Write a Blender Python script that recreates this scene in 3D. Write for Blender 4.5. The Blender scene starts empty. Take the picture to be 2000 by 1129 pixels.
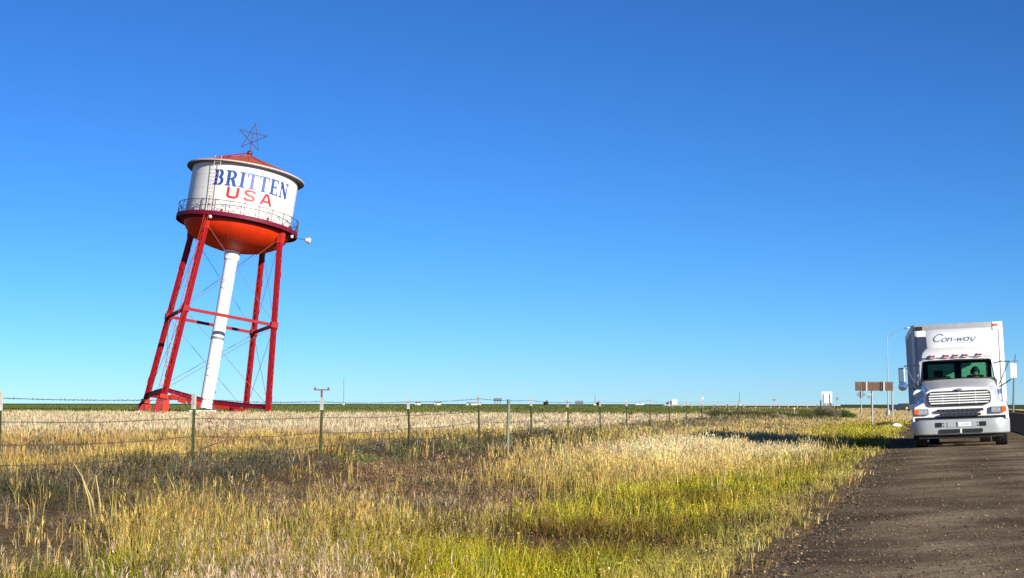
import bpy, bmesh, math, random
import numpy as np
from mathutils import Vector, Matrix

R = math.radians
rnd = random.Random(7)
rng = np.random.default_rng(11)

# ------------------------------------------------------------------ camera, sky, sun
scene = bpy.context.scene
C = scene.collection
EYE = 1.14
F = 3500.0                                    # focal length in photograph pixels (2000 wide)
cam_d = bpy.data.cameras.new('camera')
cam_d.sensor_width = 36.0
cam_d.lens = F / 2000.0 * 36.0
cam_d.clip_start = 0.1
cam_d.clip_end = 20000
cam = bpy.data.objects.new('camera', cam_d)
C.objects.link(cam)
cam.location = (0, 0, EYE)
cam.rotation_euler = (R(90 + 3.67), R(-0.07), 0)
scene.camera = cam

SUN_AZ, SUN_EL = 36.0, 18.5                   # degrees to the right of straight behind the camera
sun_dir = Vector((math.sin(R(SUN_AZ)) * math.cos(R(SUN_EL)), -math.cos(R(SUN_AZ)) * math.cos(R(SUN_EL)), math.sin(R(SUN_EL))))
world = bpy.data.worlds.new('World')
scene.world = world
world.use_nodes = True
wn = world.node_tree.nodes
wl = world.node_tree.links
bg = wn['Background']
sky = wn.new('ShaderNodeTexSky')
sky.sky_type = 'NISHITA'
sky.sun_disc = False
sky.sun_elevation = R(SUN_EL)
sky.sun_rotation = math.atan2(sun_dir.x, sun_dir.y)
sky.altitude = 3000
sky.air_density = 1.0
sky.dust_density = 0.0
sky.ozone_density = 10.0
hsv = wn.new('ShaderNodeGamma')
hsv.inputs['Gamma'].default_value = 1.28
wl.new(sky.outputs[0], hsv.inputs['Color'])
tint = wn.new('ShaderNodeMix'); tint.data_type = 'RGBA'; tint.blend_type = 'MULTIPLY'
tint.inputs['Factor'].default_value = 1.0
tint.inputs['B'].default_value = (1.22, 1.0, 0.80, 1)      # the camera's white balance
wl.new(hsv.outputs[0], tint.inputs['A'])
wl.new(tint.outputs['Result'], bg.inputs[0])
bg.inputs[1].default_value = 0.065

sun_l = bpy.data.lights.new('sun', 'SUN')
sun_l.energy = 5.0
sun_l.angle = R(0.5)
sun_l.color = (1.0, 0.93, 0.80)
sun_o = bpy.data.objects.new('sun', sun_l)
C.objects.link(sun_o)
sun_o.rotation_euler = sun_dir.to_track_quat('Z', 'Y').to_euler()

vs = scene.view_settings
vs.view_transform = 'Standard'
vs.look = 'None'
vs.exposure = 0.50
vs.gamma = 1.0
vs.use_curve_mapping = False
scene.cycles.max_bounces = 6
scene.cycles.transparent_max_bounces = 12

# ------------------------------------------------------------------ materials
def mat(name, col, rough=0.6, metal=0.0, var=0.12, scale=6.0, bump=0.0, bscale=40.0, col2=None, spec=0.5, coat=0.0):
    m = bpy.data.materials.new(name)
    m.use_nodes = True
    nt = m.node_tree
    b = nt.nodes['Principled BSDF']
    b.inputs['Roughness'].default_value = rough
    b.inputs['Metallic'].default_value = metal
    b.inputs['Specular IOR Level'].default_value = spec
    b.inputs['Coat Weight'].default_value = coat
    tc = nt.nodes.new('ShaderNodeTexCoord')
    nz = nt.nodes.new('ShaderNodeTexNoise')
    nz.inputs['Scale'].default_value = scale
    nz.inputs['Detail'].default_value = 6
    nz.inputs['Roughness'].default_value = 0.65
    nt.links.new(tc.outputs['Object'], nz.inputs['Vector'])
    cr = nt.nodes.new('ShaderNodeValToRGB')
    cr.color_ramp.elements[0].position = 0.3
    cr.color_ramp.elements[1].position = 0.72
    a = [max(0, c * (1 - var)) for c in col]
    z = list(col2) if col2 else [min(1, c * (1 + var)) for c in col]
    cr.color_ramp.elements[0].color = (*a, 1)
    cr.color_ramp.elements[1].color = (*z, 1)
    nt.links.new(nz.outputs['Fac'], cr.inputs['Fac'])
    nt.links.new(cr.outputs['Color'], b.inputs['Base Color'])
    if bump:
        n2 = nt.nodes.new('ShaderNodeTexNoise')
        n2.inputs['Scale'].default_value = bscale
        n2.inputs['Detail'].default_value = 5
        nt.links.new(tc.outputs['Object'], n2.inputs['Vector'])
        bp = nt.nodes.new('ShaderNodeBump')
        bp.inputs['Strength'].default_value = bump
        bp.inputs['Distance'].default_value = 0.02
        nt.links.new(n2.outputs['Fac'], bp.inputs['Height'])
        nt.links.new(bp.outputs['Normal'], b.inputs['Normal'])
    return m

def weathered(name, col, stain, rough=0.5, amount=0.5, zs=0.15, scale=1.5):
    """paint with vertical rain streaks and blotches of another colour"""
    m = bpy.data.materials.new(name)
    m.use_nodes = True
    nt = m.node_tree
    b = nt.nodes['Principled BSDF']
    b.inputs['Roughness'].default_value = rough
    b.inputs['Specular IOR Level'].default_value = 0.25
    tc = nt.nodes.new('ShaderNodeTexCoord')
    mp = nt.nodes.new('ShaderNodeMapping')
    mp.inputs['Scale'].default_value = (scale, scale, scale * zs)
    nt.links.new(tc.outputs['Object'], mp.inputs['Vector'])
    nz = nt.nodes.new('ShaderNodeTexNoise')
    nz.inputs['Scale'].default_value = 2.0
    nz.inputs['Detail'].default_value = 8
    nz.inputs['Roughness'].default_value = 0.7
    nt.links.new(mp.outputs[0], nz.inputs['Vector'])
    cr = nt.nodes.new('ShaderNodeValToRGB')
    cr.color_ramp.elements[0].position = 0.48
    cr.color_ramp.elements[1].position = 0.78
    cr.color_ramp.elements[0].color = (0, 0, 0, 1)
    cr.color_ramp.elements[1].color = (amount, amount, amount, 1)
    nt.links.new(nz.outputs['Fac'], cr.inputs['Fac'])
    mx = nt.nodes.new('ShaderNodeMix')
    mx.data_type = 'RGBA'
    mx.inputs['A'].default_value = (*col, 1)
    mx.inputs['B'].default_value = (*stain, 1)
    nt.links.new(cr.outputs['Color'], mx.inputs['Factor'])
    nt.links.new(mx.outputs['Result'], b.inputs['Base Color'])
    return m

def glass_mat(name, tint, gloss=0.10):
    m = bpy.data.materials.new(name)
    m.use_nodes = True
    nt = m.node_tree
    nt.nodes.remove(nt.nodes['Principled BSDF'])
    out = nt.nodes['Material Output']
    t = nt.nodes.new('ShaderNodeBsdfTransparent')
    t.inputs[0].default_value = (*tint, 1)
    g = nt.nodes.new('ShaderNodeBsdfGlossy')
    g.inputs['Roughness'].default_value = 0.03
    fr = nt.nodes.new('ShaderNodeFresnel')
    fr.inputs[0].default_value = 1.5
    mx = nt.nodes.new('ShaderNodeMixShader')
    nt.links.new(fr.outputs[0], mx.inputs[0])
    nt.links.new(t.outputs[0], mx.inputs[1])
    nt.links.new(g.outputs[0], mx.inputs[2])
    nt.links.new(mx.outputs[0], out.inputs['Surface'])
    return m

def foliage_mat(name, trans=0.25, rough=0.7):
    m = bpy.data.materials.new(name)
    m.use_nodes = True
    nt = m.node_tree
    b = nt.nodes['Principled BSDF']
    b.inputs['Roughness'].default_value = rough
    b.inputs['Specular IOR Level'].default_value = 0.25
    at = nt.nodes.new('ShaderNodeAttribute')
    at.attribute_name = 'Col'
    nt.links.new(at.outputs['Color'], b.inputs['Base Color'])
    tr = nt.nodes.new('ShaderNodeBsdfTranslucent')
    nt.links.new(at.outputs['Color'], tr.inputs['Color'])
    mx = nt.nodes.new('ShaderNodeMixShader')
    mx.inputs[0].default_value = trans
    nt.links.new(b.outputs[0], mx.inputs[1])
    nt.links.new(tr.outputs[0], mx.inputs[2])
    nt.links.new(mx.outputs[0], nt.nodes['Material Output'].inputs['Surface'])
    return m

M = {
    'tank': weathered('tank_white_paint', (0.80, 0.80, 0.77), (0.52, 0.50, 0.44), 0.42, 0.45),
    'pipe': weathered('pipe_white_paint', (0.82, 0.82, 0.80), (0.55, 0.52, 0.46), 0.45, 0.4),
    'pipegrey': mat('pipe_grey_band', (0.20, 0.22, 0.23), 0.6),
    'red': weathered('red_steel_paint', (0.31, 0.007, 0.015), (0.15, 0.012, 0.012), 0.65, 0.9, 0.3, 3.0),
    'redlight': weathered('orange_red_steel_paint', (0.46, 0.028, 0.014), (0.24, 0.016, 0.012), 0.65, 0.7, 0.3, 3.0),
    'maroon': weathered('maroon_balcony_paint', (0.17, 0.006, 0.028), (0.09, 0.006, 0.018), 0.6, 0.6),
    'bowl': weathered('orange_bowl_paint', (0.66, 0.036, 0.004), (0.26, 0.018, 0.008), 0.55, 0.6, 0.4, 1.2),
    'roof': weathered('faded_red_roof_paint', (0.46, 0.10, 0.05), (0.30, 0.06, 0.035), 0.6, 0.6, 1.0),
    'rail': mat('rail_dark_iron', (0.07, 0.06, 0.065), 0.6),
    'railwhite': mat('ladder_pale_paint', (0.55, 0.46, 0.42), 0.6),
    'starred': mat('star_red_iron', (0.085, 0.028, 0.05), 0.5),
    'blue': mat('letter_blue_paint', (0.022, 0.075, 0.33), 0.5, var=0.3, scale=3),
    'letred': mat('letter_red_paint', (0.60, 0.012, 0.025), 0.5, var=0.15, scale=3),
    'rod': mat('rusty_tie_rod', (0.20, 0.10, 0.09), 0.6),
    'galv': mat('galvanised_steel', (0.42, 0.44, 0.45), 0.45, 0.6),
    'lampwhite': mat('lamp_white', (0.75, 0.75, 0.75), 0.4),
    'concrete': mat('pale_concrete', (0.62, 0.60, 0.55), 0.85, bump=0.3),
    'rust': mat('rusty_steel', (0.22, 0.075, 0.04), 0.8, var=0.4, scale=8),
    'truck': mat('truck_white_paint', (0.80, 0.81, 0.82), 0.28, var=0.03, scale=2, coat=0.4),
    'trailer': weathered('trailer_white_panel', (0.80, 0.80, 0.80), (0.55, 0.55, 0.54), 0.4, 0.35),
    'chrome': mat('bright_metal', (0.72, 0.74, 0.76), 0.22, 1.0, var=0.05),
    'bumper': mat('bumper_grey_paint', (0.43, 0.46, 0.47), 0.35, 0.25, var=0.06, scale=3),
    'alu': mat('aluminium_rail', (0.45, 0.45, 0.45), 0.45, 0.5),
    'black': mat('black_plastic', (0.012, 0.012, 0.014), 0.5),
    'rubber': mat('tyre_rubber', (0.018, 0.017, 0.017), 0.85, var=0.4, scale=20),
    'dark': mat('dark_interior', (0.02, 0.022, 0.025), 0.8),
    'seat': mat('seat_fabric', (0.035, 0.045, 0.045), 0.9),
    'glass': glass_mat('windscreen_glass', (0.40, 0.66, 0.56)),
    'lens': mat('clear_lamp_lens', (0.75, 0.78, 0.80), 0.12, 0.4, var=0.1, scale=20),
    'amber': mat('amber_lens', (0.75, 0.13, 0.01), 0.2, var=0.1),
    'redlens': mat('red_marker_lens', (0.36, 0.05, 0.02), 0.35, var=0.1),
    'brown': mat('brown_sign_board', (0.12, 0.072, 0.042), 0.8, var=0.35, scale=3),
    'wood': mat('weathered_wood', (0.10, 0.065, 0.045), 0.9, var=0.4, scale=10),
    'signgrey': mat('sign_back_aluminium', (0.17, 0.19, 0.22), 0.5, 0.3),
    'signwhite': mat('white_board', (0.82, 0.82, 0.82), 0.5, var=0.03),
    'tgreen': mat('fence_post_green_paint', (0.05, 0.085, 0.028), 0.7, var=0.4, scale=14, col2=(0.085, 0.085, 0.035)),
    'twhite': mat('fence_post_white_tip', (0.50, 0.50, 0.46), 0.8, var=0.3),
    'palepost': mat('pale_green_pipe_post', (0.17, 0.20, 0.14), 0.6, var=0.2),
    'wire': mat('barbed_wire_steel', (0.10, 0.085, 0.075), 0.6, 0.3),
    'yellow': mat('yellow_marker', (0.75, 0.50, 0.03), 0.6),
    'darkcar': mat('dark_car_paint', (0.012, 0.016, 0.028), 0.3, coat=0.5),
    'bluedark': mat('dark_blue_paint', (0.02, 0.04, 0.10), 0.4),
    'bluetext': mat('dark_blue_print', (0.06, 0.10, 0.22), 0.5),
    'skin': mat('skin', (0.45, 0.25, 0.17), 0.6),
    'shirt': mat('dark_blue_shirt', (0.03, 0.045, 0.08), 0.9),
    'hair': mat('dark_hair', (0.02, 0.015, 0.012), 0.7),
    'paper': mat('pale_paper', (0.70, 0.80, 0.62), 0.7),
    'drystalk': mat('dry_stalk', (0.55,0.42,0.18), 0.8),
    'bag': mat('white_plastic_bag', (0.80, 0.79, 0.76), 0.5, bump=0.5, bscale=12),
    'farwall': mat('far_building_wall', (0.70, 0.70, 0.68), 0.8),
    'farroof': mat('far_building_roof', (0.30, 0.12, 0.09), 0.8),
    'fol': foliage_mat('foliage', 0.16),
}

# ------------------------------------------------------------------ mesh helpers
class MB:
    def __init__(s):
        s.v = []; s.f = []
    def add(s, vs, fs):
        o = len(s.v)
        s.v += [tuple(p) for p in vs]
        s.f += [tuple(i + o for i in f) for f in fs]
        return s
    def box(s, a, b):
        x0, y0, z0 = a; x1, y1, z1 = b
        return s.add([(x0,y0,z0),(x1,y0,z0),(x1,y1,z0),(x0,y1,z0),(x0,y0,z1),(x1,y0,z1),(x1,y1,z1),(x0,y1,z1)],
                     [(0,3,2,1),(4,5,6,7),(0,1,5,4),(1,2,6,5),(2,3,7,6),(3,0,4,7)])
    def bar(s, p, q, w, d, up=(0,0,1)):
        """rectangular bar from p to q; w across, d along the other axis"""
        p = Vector(p); q = Vector(q); t = (q - p).normalized(); u = Vector(up)
        if abs(t.dot(u)) > 0.98: u = Vector((1,0,0))
        a = t.cross(u).normalized(); b = a.cross(t).normalized()
        vs = []
        for e in (p, q):
            for i, j in ((-1,-1),(1,-1),(1,1),(-1,1)):
                vs.append(e + a * (w/2*i) + b * (d/2*j))
        return s.add(vs, [(0,3,2,1),(4,5,6,7),(0,1,5,4),(1,2,6,5),(2,3,7,6),(3,0,4,7)])
    def tube(s, pts, r, n=8, r1=None, cap=True):
        pts = [Vector(p) for p in pts]
        k = len(pts); vs = []; fs = []
        prev = None
        for i, p in enumerate(pts):
            t = (pts[min(i+1,k-1)] - pts[max(i-1,0)]).normalized()
            if prev is None:
                u = Vector((0,0,1)) if abs(t.z) < 0.9 else Vector((1,0,0))
                a = t.cross(u).normalized()
            else:
                a = (prev - t * prev.dot(t)).normalized()
            prev = a
            b = t.cross(a)
            rr = r if r1 is None else r + (r1 - r) * i / max(1, k-1)
            for j in range(n):
                an = 2*math.pi*j/n
                vs.append(p + a*(rr*math.cos(an)) + b*(rr*math.sin(an)))
        for i in range(k-1):
            for j in range(n):
                fs.append((i*n+j, i*n+(j+1)%n, (i+1)*n+(j+1)%n, (i+1)*n+j))
        if cap:
            fs.append(tuple(range(n-1,-1,-1)))
            fs.append(tuple((k-1)*n+j for j in range(n)))
        return s.add(vs, fs)
    def lathe(s, prof, n=32, axis='z', closed=False, a0=0.0, a1=2*math.pi):
        """prof: (radius, height) list"""
        full = abs(a1 - a0 - 2*math.pi) < 1e-6
        m = n if full else n + 1
        vs = []; fs = []
        k = len(prof)
        for r_, h in prof:
            for j in range(m):
                an = a0 + (a1 - a0) * j / n
                c, d = r_*math.cos(an), r_*math.sin(an)
                vs.append((c,d,h) if axis=='z' else (h,c,d))
        kk = k if closed else k-1
        for i in range(kk):
            i2 = (i+1) % k
            for j in range(n):
                j2 = (j+1) % m
                fs.append((i*m+j, i*m+j2, i2*m+j2, i2*m+j))
        return s.add(vs, fs)
    def loft(s, secs, cap=False, closed=False):
        n = len(secs[0]); vs = [p for sec in secs for p in sec]; fs = []
        for i in range(len(secs)-1):
            for j in range(n if closed else n-1):
                j2 = (j+1) % n
                fs.append((i*n+j, i*n+j2, (i+1)*n+j2, (i+1)*n+j))
        if cap:
            fs.append(tuple(range(n-1,-1,-1))); fs.append(tuple((len(secs)-1)*n+j for j in range(n)))
        return s.add(vs, fs)
    def prism(s, poly, y0, y1):
        """poly of (x,z) extruded along y"""
        n = len(poly)
        vs = [(x,y0,z) for x,z in poly] + [(x,y1,z) for x,z in poly]
        fs = [tuple(range(n)), tuple(range(2*n-1,n-1,-1))] + [((i+1)%n, i, i+n, (i+1)%n+n) for i in range(n)]
        return s.add(vs, fs)
    def build(s, name, m, parent=None, smooth=None, bevel=0.0, label=None):
        me = bpy.data.meshes.new(name)
        me.from_pydata(s.v, [], s.f)
        me.update()
        bm = bmesh.new(); bm.from_mesh(me)
        bmesh.ops.recalc_face_normals(bm, faces=bm.faces)
        bm.to_mesh(me); bm.free()
        me.materials.append(M[m] if isinstance(m, str) else m)
        if smooth is not None:
            me.polygons.foreach_set('use_smooth', [True]*len(me.polygons))
            me.set_sharp_from_angle(angle=R(smooth))
        o = bpy.data.objects.new(name, me)
        C.objects.link(o)
        if parent is not None: o.parent = parent
        if bevel:
            bv = o.modifiers.new('bevel', 'BEVEL'); bv.width = bevel; bv.segments = 2; bv.limit_method = 'ANGLE'
        if label: o['label'] = label
        return o

def tag(o, label=None, cat=None, group=None, kind=None):
    if label: o['label'] = label
    if cat: o['category'] = cat
    if group: o['group'] = group
    if kind: o['kind'] = kind
    return o

def thing(name, label, cat, loc=(0,0,0), rot=(0,0,0), group=None):
    o = bpy.data.objects.new(name, None)
    o.empty_display_size = 0.2
    C.objects.link(o)
    o.location = loc; o.rotation_euler = rot
    return tag(o, label, cat, group)

def share(src, name=None, parent=None, matrix=None):
    c = src.copy(); C.objects.link(c)
    if name: c.name = name
    c.parent = parent if parent is not None else src.parent
    if matrix is not None: c.matrix_local = matrix
    return c

# ------------------------------------------------------------------ the lie of the land
ALPHA = math.atan(815.0 / F)                   # the road runs this far to the right of the view axis
SA, CA = math.sin(ALPHA), math.cos(ALPHA)
def xy(s, n): return (s*SA + n*CA, s*CA - n*SA)
def sn(x, y): return (x*SA + y*CA, x*CA - y*SA)
EDGE = -1.32                                   # grass edge of the shoulder
ASPH0, ASPH1 = 3.0, 13.0
PROF_N = np.array([-5000,-400,-64,-45,-28,-20,-13,-11.5,-9.5,-7,-4.8,-3.0,-1.9,-1.2,-0.9,14.0,14.5,17,22,40,150,5000], float)
PROF_Z = np.array([ 0.3, 0.3,0.3,0.25,0.17,0.12,0.09,0.07,0.0,-0.16,-0.26,-0.24,-0.12,-0.05,-0.16,0.0,0.10,-0.1,-0.2,0.1,0.3,0.3], float)
def hash2(ix, iy, seed):
    h = (ix.astype(np.int64)*374761393 + iy.astype(np.int64)*668265263 + seed*1442695041) & 0x7fffffff
    h = ((h ^ (h >> 13)) * 1274126177) & 0x7fffffff
    return ((h ^ (h >> 16)) & 0xffff) / 65535.0
def vnoise(x, y, sc, seed=0, oct=3):
    x = np.asarray(x, float)/sc; y = np.asarray(y, float)/sc
    out = 0; amp = 0.5; tot = 0
    for o in range(oct):
        ix = np.floor(x); iy = np.floor(y); fx = x-ix; fy = y-iy
        fx = fx*fx*(3-2*fx); fy = fy*fy*(3-2*fy)
        a = hash2(ix,iy,seed+o); b = hash2(ix+1,iy,seed+o); c = hash2(ix,iy+1,seed+o); d = hash2(ix+1,iy+1,seed+o)
        out = out + amp*((a*(1-fx)+b*fx)*(1-fy)+(c*(1-fx)+d*fx)*fy); tot += amp
        x = x*2.03+17; y = y*2.03+5; amp *= 0.5
    return out/tot
def edge_n(s):
    return EDGE - 0.22*np.clip((24-np.asarray(s))/10, 0, 1) + (vnoise(s, np.asarray(s)*0+3.0, 3.5, 41)-0.5)*0.55
def gz(s, n):
    s = np.asarray(s, float); n = np.asarray(n, float)
    z = np.interp(n, PROF_N, PROF_Z)
    left = np.clip((-1.6-n)/2.0, 0, 1)*np.clip((220-np.abs(s))/60, 0, 1)*np.clip((220+n)/60, 0, 1)
    z = z + left*((vnoise(s,n,5.0,3)-0.5)*0.16 + (vnoise(s,n,1.2,9,2)-0.5)*0.05)
    return z
def gz_xy(x, y):
    s, n = sn(x, y)
    return float(gz(s, n))
def shoulder_z(n): return 0.044*n              # cross-fall of the shoulder and road
def at(px, py, d):
    """world point whose depth is d and that the photograph shows at (px, py)"""
    return Vector(((px-1000.0)/F*d, d, EYE + (789.0-py)/F*d))
def base_at(px, d):
    x = (px-1000.0)/F*d
    return Vector((x, d, gz_xy(x, d)))

def mesh_np(name, verts, faces_idx, nside, m, col=None, kind=None, label=None, cat=None, parent=None, smooth=False):
    me = bpy.data.meshes.new(name)
    nv = len(verts); nf = len(faces_idx)
    me.vertices.add(nv); me.vertices.foreach_set('co', np.ascontiguousarray(verts, np.float32).ravel())
    me.loops.add(nf*nside); me.loops.foreach_set('vertex_index', np.ascontiguousarray(faces_idx, np.int32).ravel())
    me.polygons.add(nf)
    me.polygons.foreach_set('loop_start', np.arange(0, nf*nside, nside, dtype=np.int32))
    me.polygons.foreach_set('use_smooth', np.full(nf, smooth, bool))
    if col is not None:
        a = me.attributes.new('Col', 'FLOAT_COLOR', 'POINT')
        c = np.ones((nv,4), np.float32); c[:,:3] = np.clip(col,0,1)
        a.data.foreach_set('color', c.ravel())
    me.update(calc_edges=True)
    me.validate()
    me.materials.append(M[m] if isinstance(m, str) else m)
    o = bpy.data.objects.new(name, me)
    C.objects.link(o)
    if parent is not None: o.parent = parent
    return tag(o, label, cat, kind=kind)

def grid_mesh(S, N, zfun):
    SS, NN = np.meshgrid(S, N, indexing='ij')
    X = SS*SA + NN*CA; Y = SS*CA - NN*SA
    Z = zfun(SS, NN)
    v = np.stack([X.ravel(), Y.ravel(), Z.ravel()], 1)
    a = np.arange(len(S)*len(N)).reshape(len(S), len(N))
    f = np.stack([a[:-1,:-1].ravel(), a[1:,:-1].ravel(), a[1:,1:].ravel(), a[:-1,1:].ravel()], 1)[:, ::-1]
    return v, f

# ground material: bare reddish soil with litter, further out the colours of the fields
def ground_material():
    m = bpy.data.materials.new('plains_soil')
    m.use_nodes = True
    nt = m.node_tree; b = nt.nodes['Principled BSDF']
    b.inputs['Roughness'].default_value = 0.95
    b.inputs['Specular IOR Level'].default_value = 0.1
    geo = nt.nodes.new('ShaderNodeNewGeometry')
    def noise(sc, det=6):
        n = nt.nodes.new('ShaderNodeTexNoise'); n.inputs['Scale'].default_value = sc; n.inputs['Detail'].default_value = det
        nt.links.new(geo.outputs['Position'], n.inputs['Vector']); return n
    def ramp(src, p0, c0, p1, c1):
        r = nt.nodes.new('ShaderNodeValToRGB')
        r.color_ramp.elements[0].position = p0; r.color_ramp.elements[0].color = (*c0,1)
        r.color_ramp.elements[1].position = p1; r.color_ramp.elements[1].color = (*c1,1)
        nt.links.new(src, r.inputs['Fac']); return r
    def mix(f, a, c):
        x = nt.nodes.new('ShaderNodeMix'); x.data_type = 'RGBA'
        nt.links.new(f, x.inputs['Factor']); nt.links.new(a, x.inputs['A']); nt.links.new(c, x.inputs['B']); return x.outputs['Result']
    soil = ramp(noise(0.9).outputs['Fac'], 0.35, (0.115,0.062,0.032), 0.7, (0.22,0.14,0.07))
    litter = ramp(noise(14).outputs['Fac'], 0.42, (0.09,0.06,0.03), 0.66, (0.30,0.22,0.10))
    near = mix(ramp(noise(2.5).outputs['Fac'], 0.4, (0,0,0), 0.6, (1,1,1)).outputs[0], soil.outputs[0], litter.outputs[0])
    # n coordinate (across the road) for the field boundary
    dp = nt.nodes.new('ShaderNodeVectorMath'); dp.operation = 'DOT_PRODUCT'
    dp.inputs[1].default_value = (CA, -SA, 0)
    nt.links.new(geo.outputs['Position'], dp.inputs[0])
    mr = nt.nodes.new('ShaderNodeMapRange')
    mr.inputs['From Min'].default_value = 158; mr.inputs['From Max'].default_value = 164
    sx_ = nt.nodes.new('ShaderNodeSeparateXYZ'); nt.links.new(geo.outputs['Position'], sx_.inputs[0])
    nt.links.new(sx_.outputs['Y'], mr.inputs['Value'])
    crop = ramp(noise(0.02).outputs['Fac'], 0.35, (0.060,0.085,0.026), 0.7, (0.095,0.115,0.034))
    mid = nt.nodes.new('ShaderNodeMapRange')
    mid.inputs['From Min'].default_value = -14; mid.inputs['From Max'].default_value = -24
    nt.links.new(dp.outputs['Value'], mid.inputs['Value'])
    straw = ramp(noise(0.35).outputs['Fac'], 0.35, (0.26,0.175,0.085), 0.7, (0.42,0.33,0.19))
    c1 = mix(mid.outputs[0], near, straw.outputs[0])
    far = mix(mr.outputs[0], c1, crop.outputs[0])
    nt.links.new(far, b.inputs['Base Color'])
    bp = nt.nodes.new('ShaderNodeBump'); bp.inputs['Strength'].default_value = 0.6; bp.inputs['Distance'].default_value = 0.05
    nt.links.new(noise(9).outputs['Fac'], bp.inputs['Height']); nt.links.new(bp.outputs['Normal'], b.inputs['Normal'])
    return m

def spread_axis(fine, far):
    return np.array(sorted(set([round(float(a), 3) for a in fine] + far)))
S_AX = spread_axis(list(np.arange(-10, 90, 0.9)) + list(np.arange(90, 240, 4)), [-400,-120,-50,-25,300,420,600,900,1400,2200,3500,6000,9000])
N_AX = spread_axis(list(np.arange(-16, -0.5, 0.45)) + list(np.arange(-70, -16, 2.5)) + [-0.9,0,3,8,13,14,14.5,17,22,30,40], [-6000,-3500,-2000,-1200,-700,-400,-250,-160,-110,-85,60,90,150,300,600,1200,2500,5000])
v, f = grid_mesh(S_AX, N_AX, gz)
ground = mesh_np('ground', v, f, 4, ground_material(), kind='structure', smooth=True)
tag(ground, 'flat plain of reddish soil and fields reaching the horizon')

# gravel shoulder and asphalt road
def gravel_material():
    m = bpy.data.materials.new('brown_chip_gravel')
    m.use_nodes = True
    nt = m.node_tree; b = nt.nodes['Principled BSDF']
    b.inputs['Roughness'].default_value = 1.0
    b.inputs['Specular IOR Level'].default_value = 0.0
    geo = nt.nodes.new('ShaderNodeNewGeometry')
    def tex(kind, sc):
        n = nt.nodes.new(kind); n.inputs['Scale'].default_value = sc
        nt.links.new(geo.outputs['Position'], n.inputs['Vector']); return n
    vo = tex('ShaderNodeTexVoronoi', 75.0)
    r = nt.nodes.new('ShaderNodeValToRGB')
    e = r.color_ramp.elements
    e[0].position = 0.0; e[0].color = (0.14,0.110,0.080,1)
    e[1].position = 1.0; e[1].color = (0.52,0.40,0.24,1)
    for p, c in ((0.45,(0.255,0.202,0.142,1)), (0.78,(0.31,0.245,0.172,1)), (0.93,(0.44,0.345,0.23,1))):
        k = e.new(p); k.color = c
    sep = nt.nodes.new('ShaderNodeSeparateColor'); nt.links.new(vo.outputs['Color'], sep.inputs[0])
    nt.links.new(sep.outputs[0], r.inputs['Fac'])
    n1 = tex('ShaderNodeTexNoise', 0.7); n1.inputs['Detail'].default_value = 7
    r2 = nt.nodes.new('ShaderNodeValToRGB')
    r2.color_ramp.elements[0].position = 0.36; r2.color_ramp.elements[0].color = (0.50,0.48,0.46,1)
    r2.color_ramp.elements[1].position = 0.62; r2.color_ramp.elements[1].color = (1.15,1.1,1.05,1)
    nt.links.new(n1.outputs['Fac'], r2.inputs['Fac'])
    mx = nt.nodes.new('ShaderNodeMix'); mx.data_type = 'RGBA'; mx.blend_type = 'MULTIPLY'; mx.inputs['Factor'].default_value = 1
    nt.links.new(r.outputs[0], mx.inputs['A']); nt.links.new(r2.outputs[0], mx.inputs['B'])
    dpn = nt.nodes.new('ShaderNodeVectorMath'); dpn.operation = 'DOT_PRODUCT'; dpn.inputs[1].default_value = (CA, -SA, 0)
    nt.links.new(geo.outputs['Position'], dpn.inputs[0])
    wob_ = tex('ShaderNodeTexNoise', 0.25)
    ma = nt.nodes.new('ShaderNodeMath'); ma.operation = 'MULTIPLY_ADD'; ma.inputs[1].default_value = 0.7
    nt.links.new(wob_.outputs['Fac'], ma.inputs[0]); nt.links.new(dpn.outputs['Value'], ma.inputs[2])
    sn_ = nt.nodes.new('ShaderNodeMath'); sn_.operation = 'MULTIPLY'; sn_.inputs[1].default_value = 3.6
    nt.links.new(ma.outputs[0], sn_.inputs[0])
    si = nt.nodes.new('ShaderNodeMath'); si.operation = 'SINE'; nt.links.new(sn_.outputs[0], si.inputs[0])
    r3 = nt.nodes.new('ShaderNodeMapRange'); r3.inputs['From Min'].default_value = -1; r3.inputs['From Max'].default_value = 1
    r3.inputs['To Min'].default_value = 0.80; r3.inputs['To Max'].default_value = 1.16
    nt.links.new(si.outputs[0], r3.inputs['Value'])
    mx2 = nt.nodes.new('ShaderNodeMix'); mx2.data_type = 'RGBA'; mx2.blend_type = 'MULTIPLY'; mx2.inputs['Factor'].default_value = 1
    nt.links.new(mx.outputs['Result'], mx2.inputs['A']); nt.links.new(r3.outputs[0], mx2.inputs['B'])
    nt.links.new(mx2.outputs['Result'], b.inputs['Base Color'])
    bp = nt.nodes.new('ShaderNodeBump'); bp.inputs['Strength'].default_value = 0.35; bp.inputs['Distance'].default_value = 0.01
    nt.links.new(vo.outputs['Distance'], bp.inputs['Height'])
    n3 = tex('ShaderNodeTexNoise', 5.0)
    bp2 = nt.nodes.new('ShaderNodeBump'); bp2.inputs['Strength'].default_value = 0.5; bp2.inputs['Distance'].default_value = 0.04
    nt.links.new(n3.outputs['Fac'], bp2.inputs['Height']); nt.links.new(bp.outputs['Normal'], bp2.inputs['Normal'])
    nt.links.new(bp2.outputs['Normal'], b.inputs['Normal'])
    return m
S2 = spread_axis(list(np.arange(-8, 100, 0.35)) + list(np.arange(100, 260, 5)), [-150,-60,-25,-14,320,450,700])
N2 = np.concatenate([[0.0], np.linspace(0.04, 1, 12)])
SS, TT = np.meshgrid(S2, N2, indexing='ij')
en = edge_n(SS)
NN = en - 0.25 + TT*(ASPH0 + 0.1 - en + 0.25)
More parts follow.
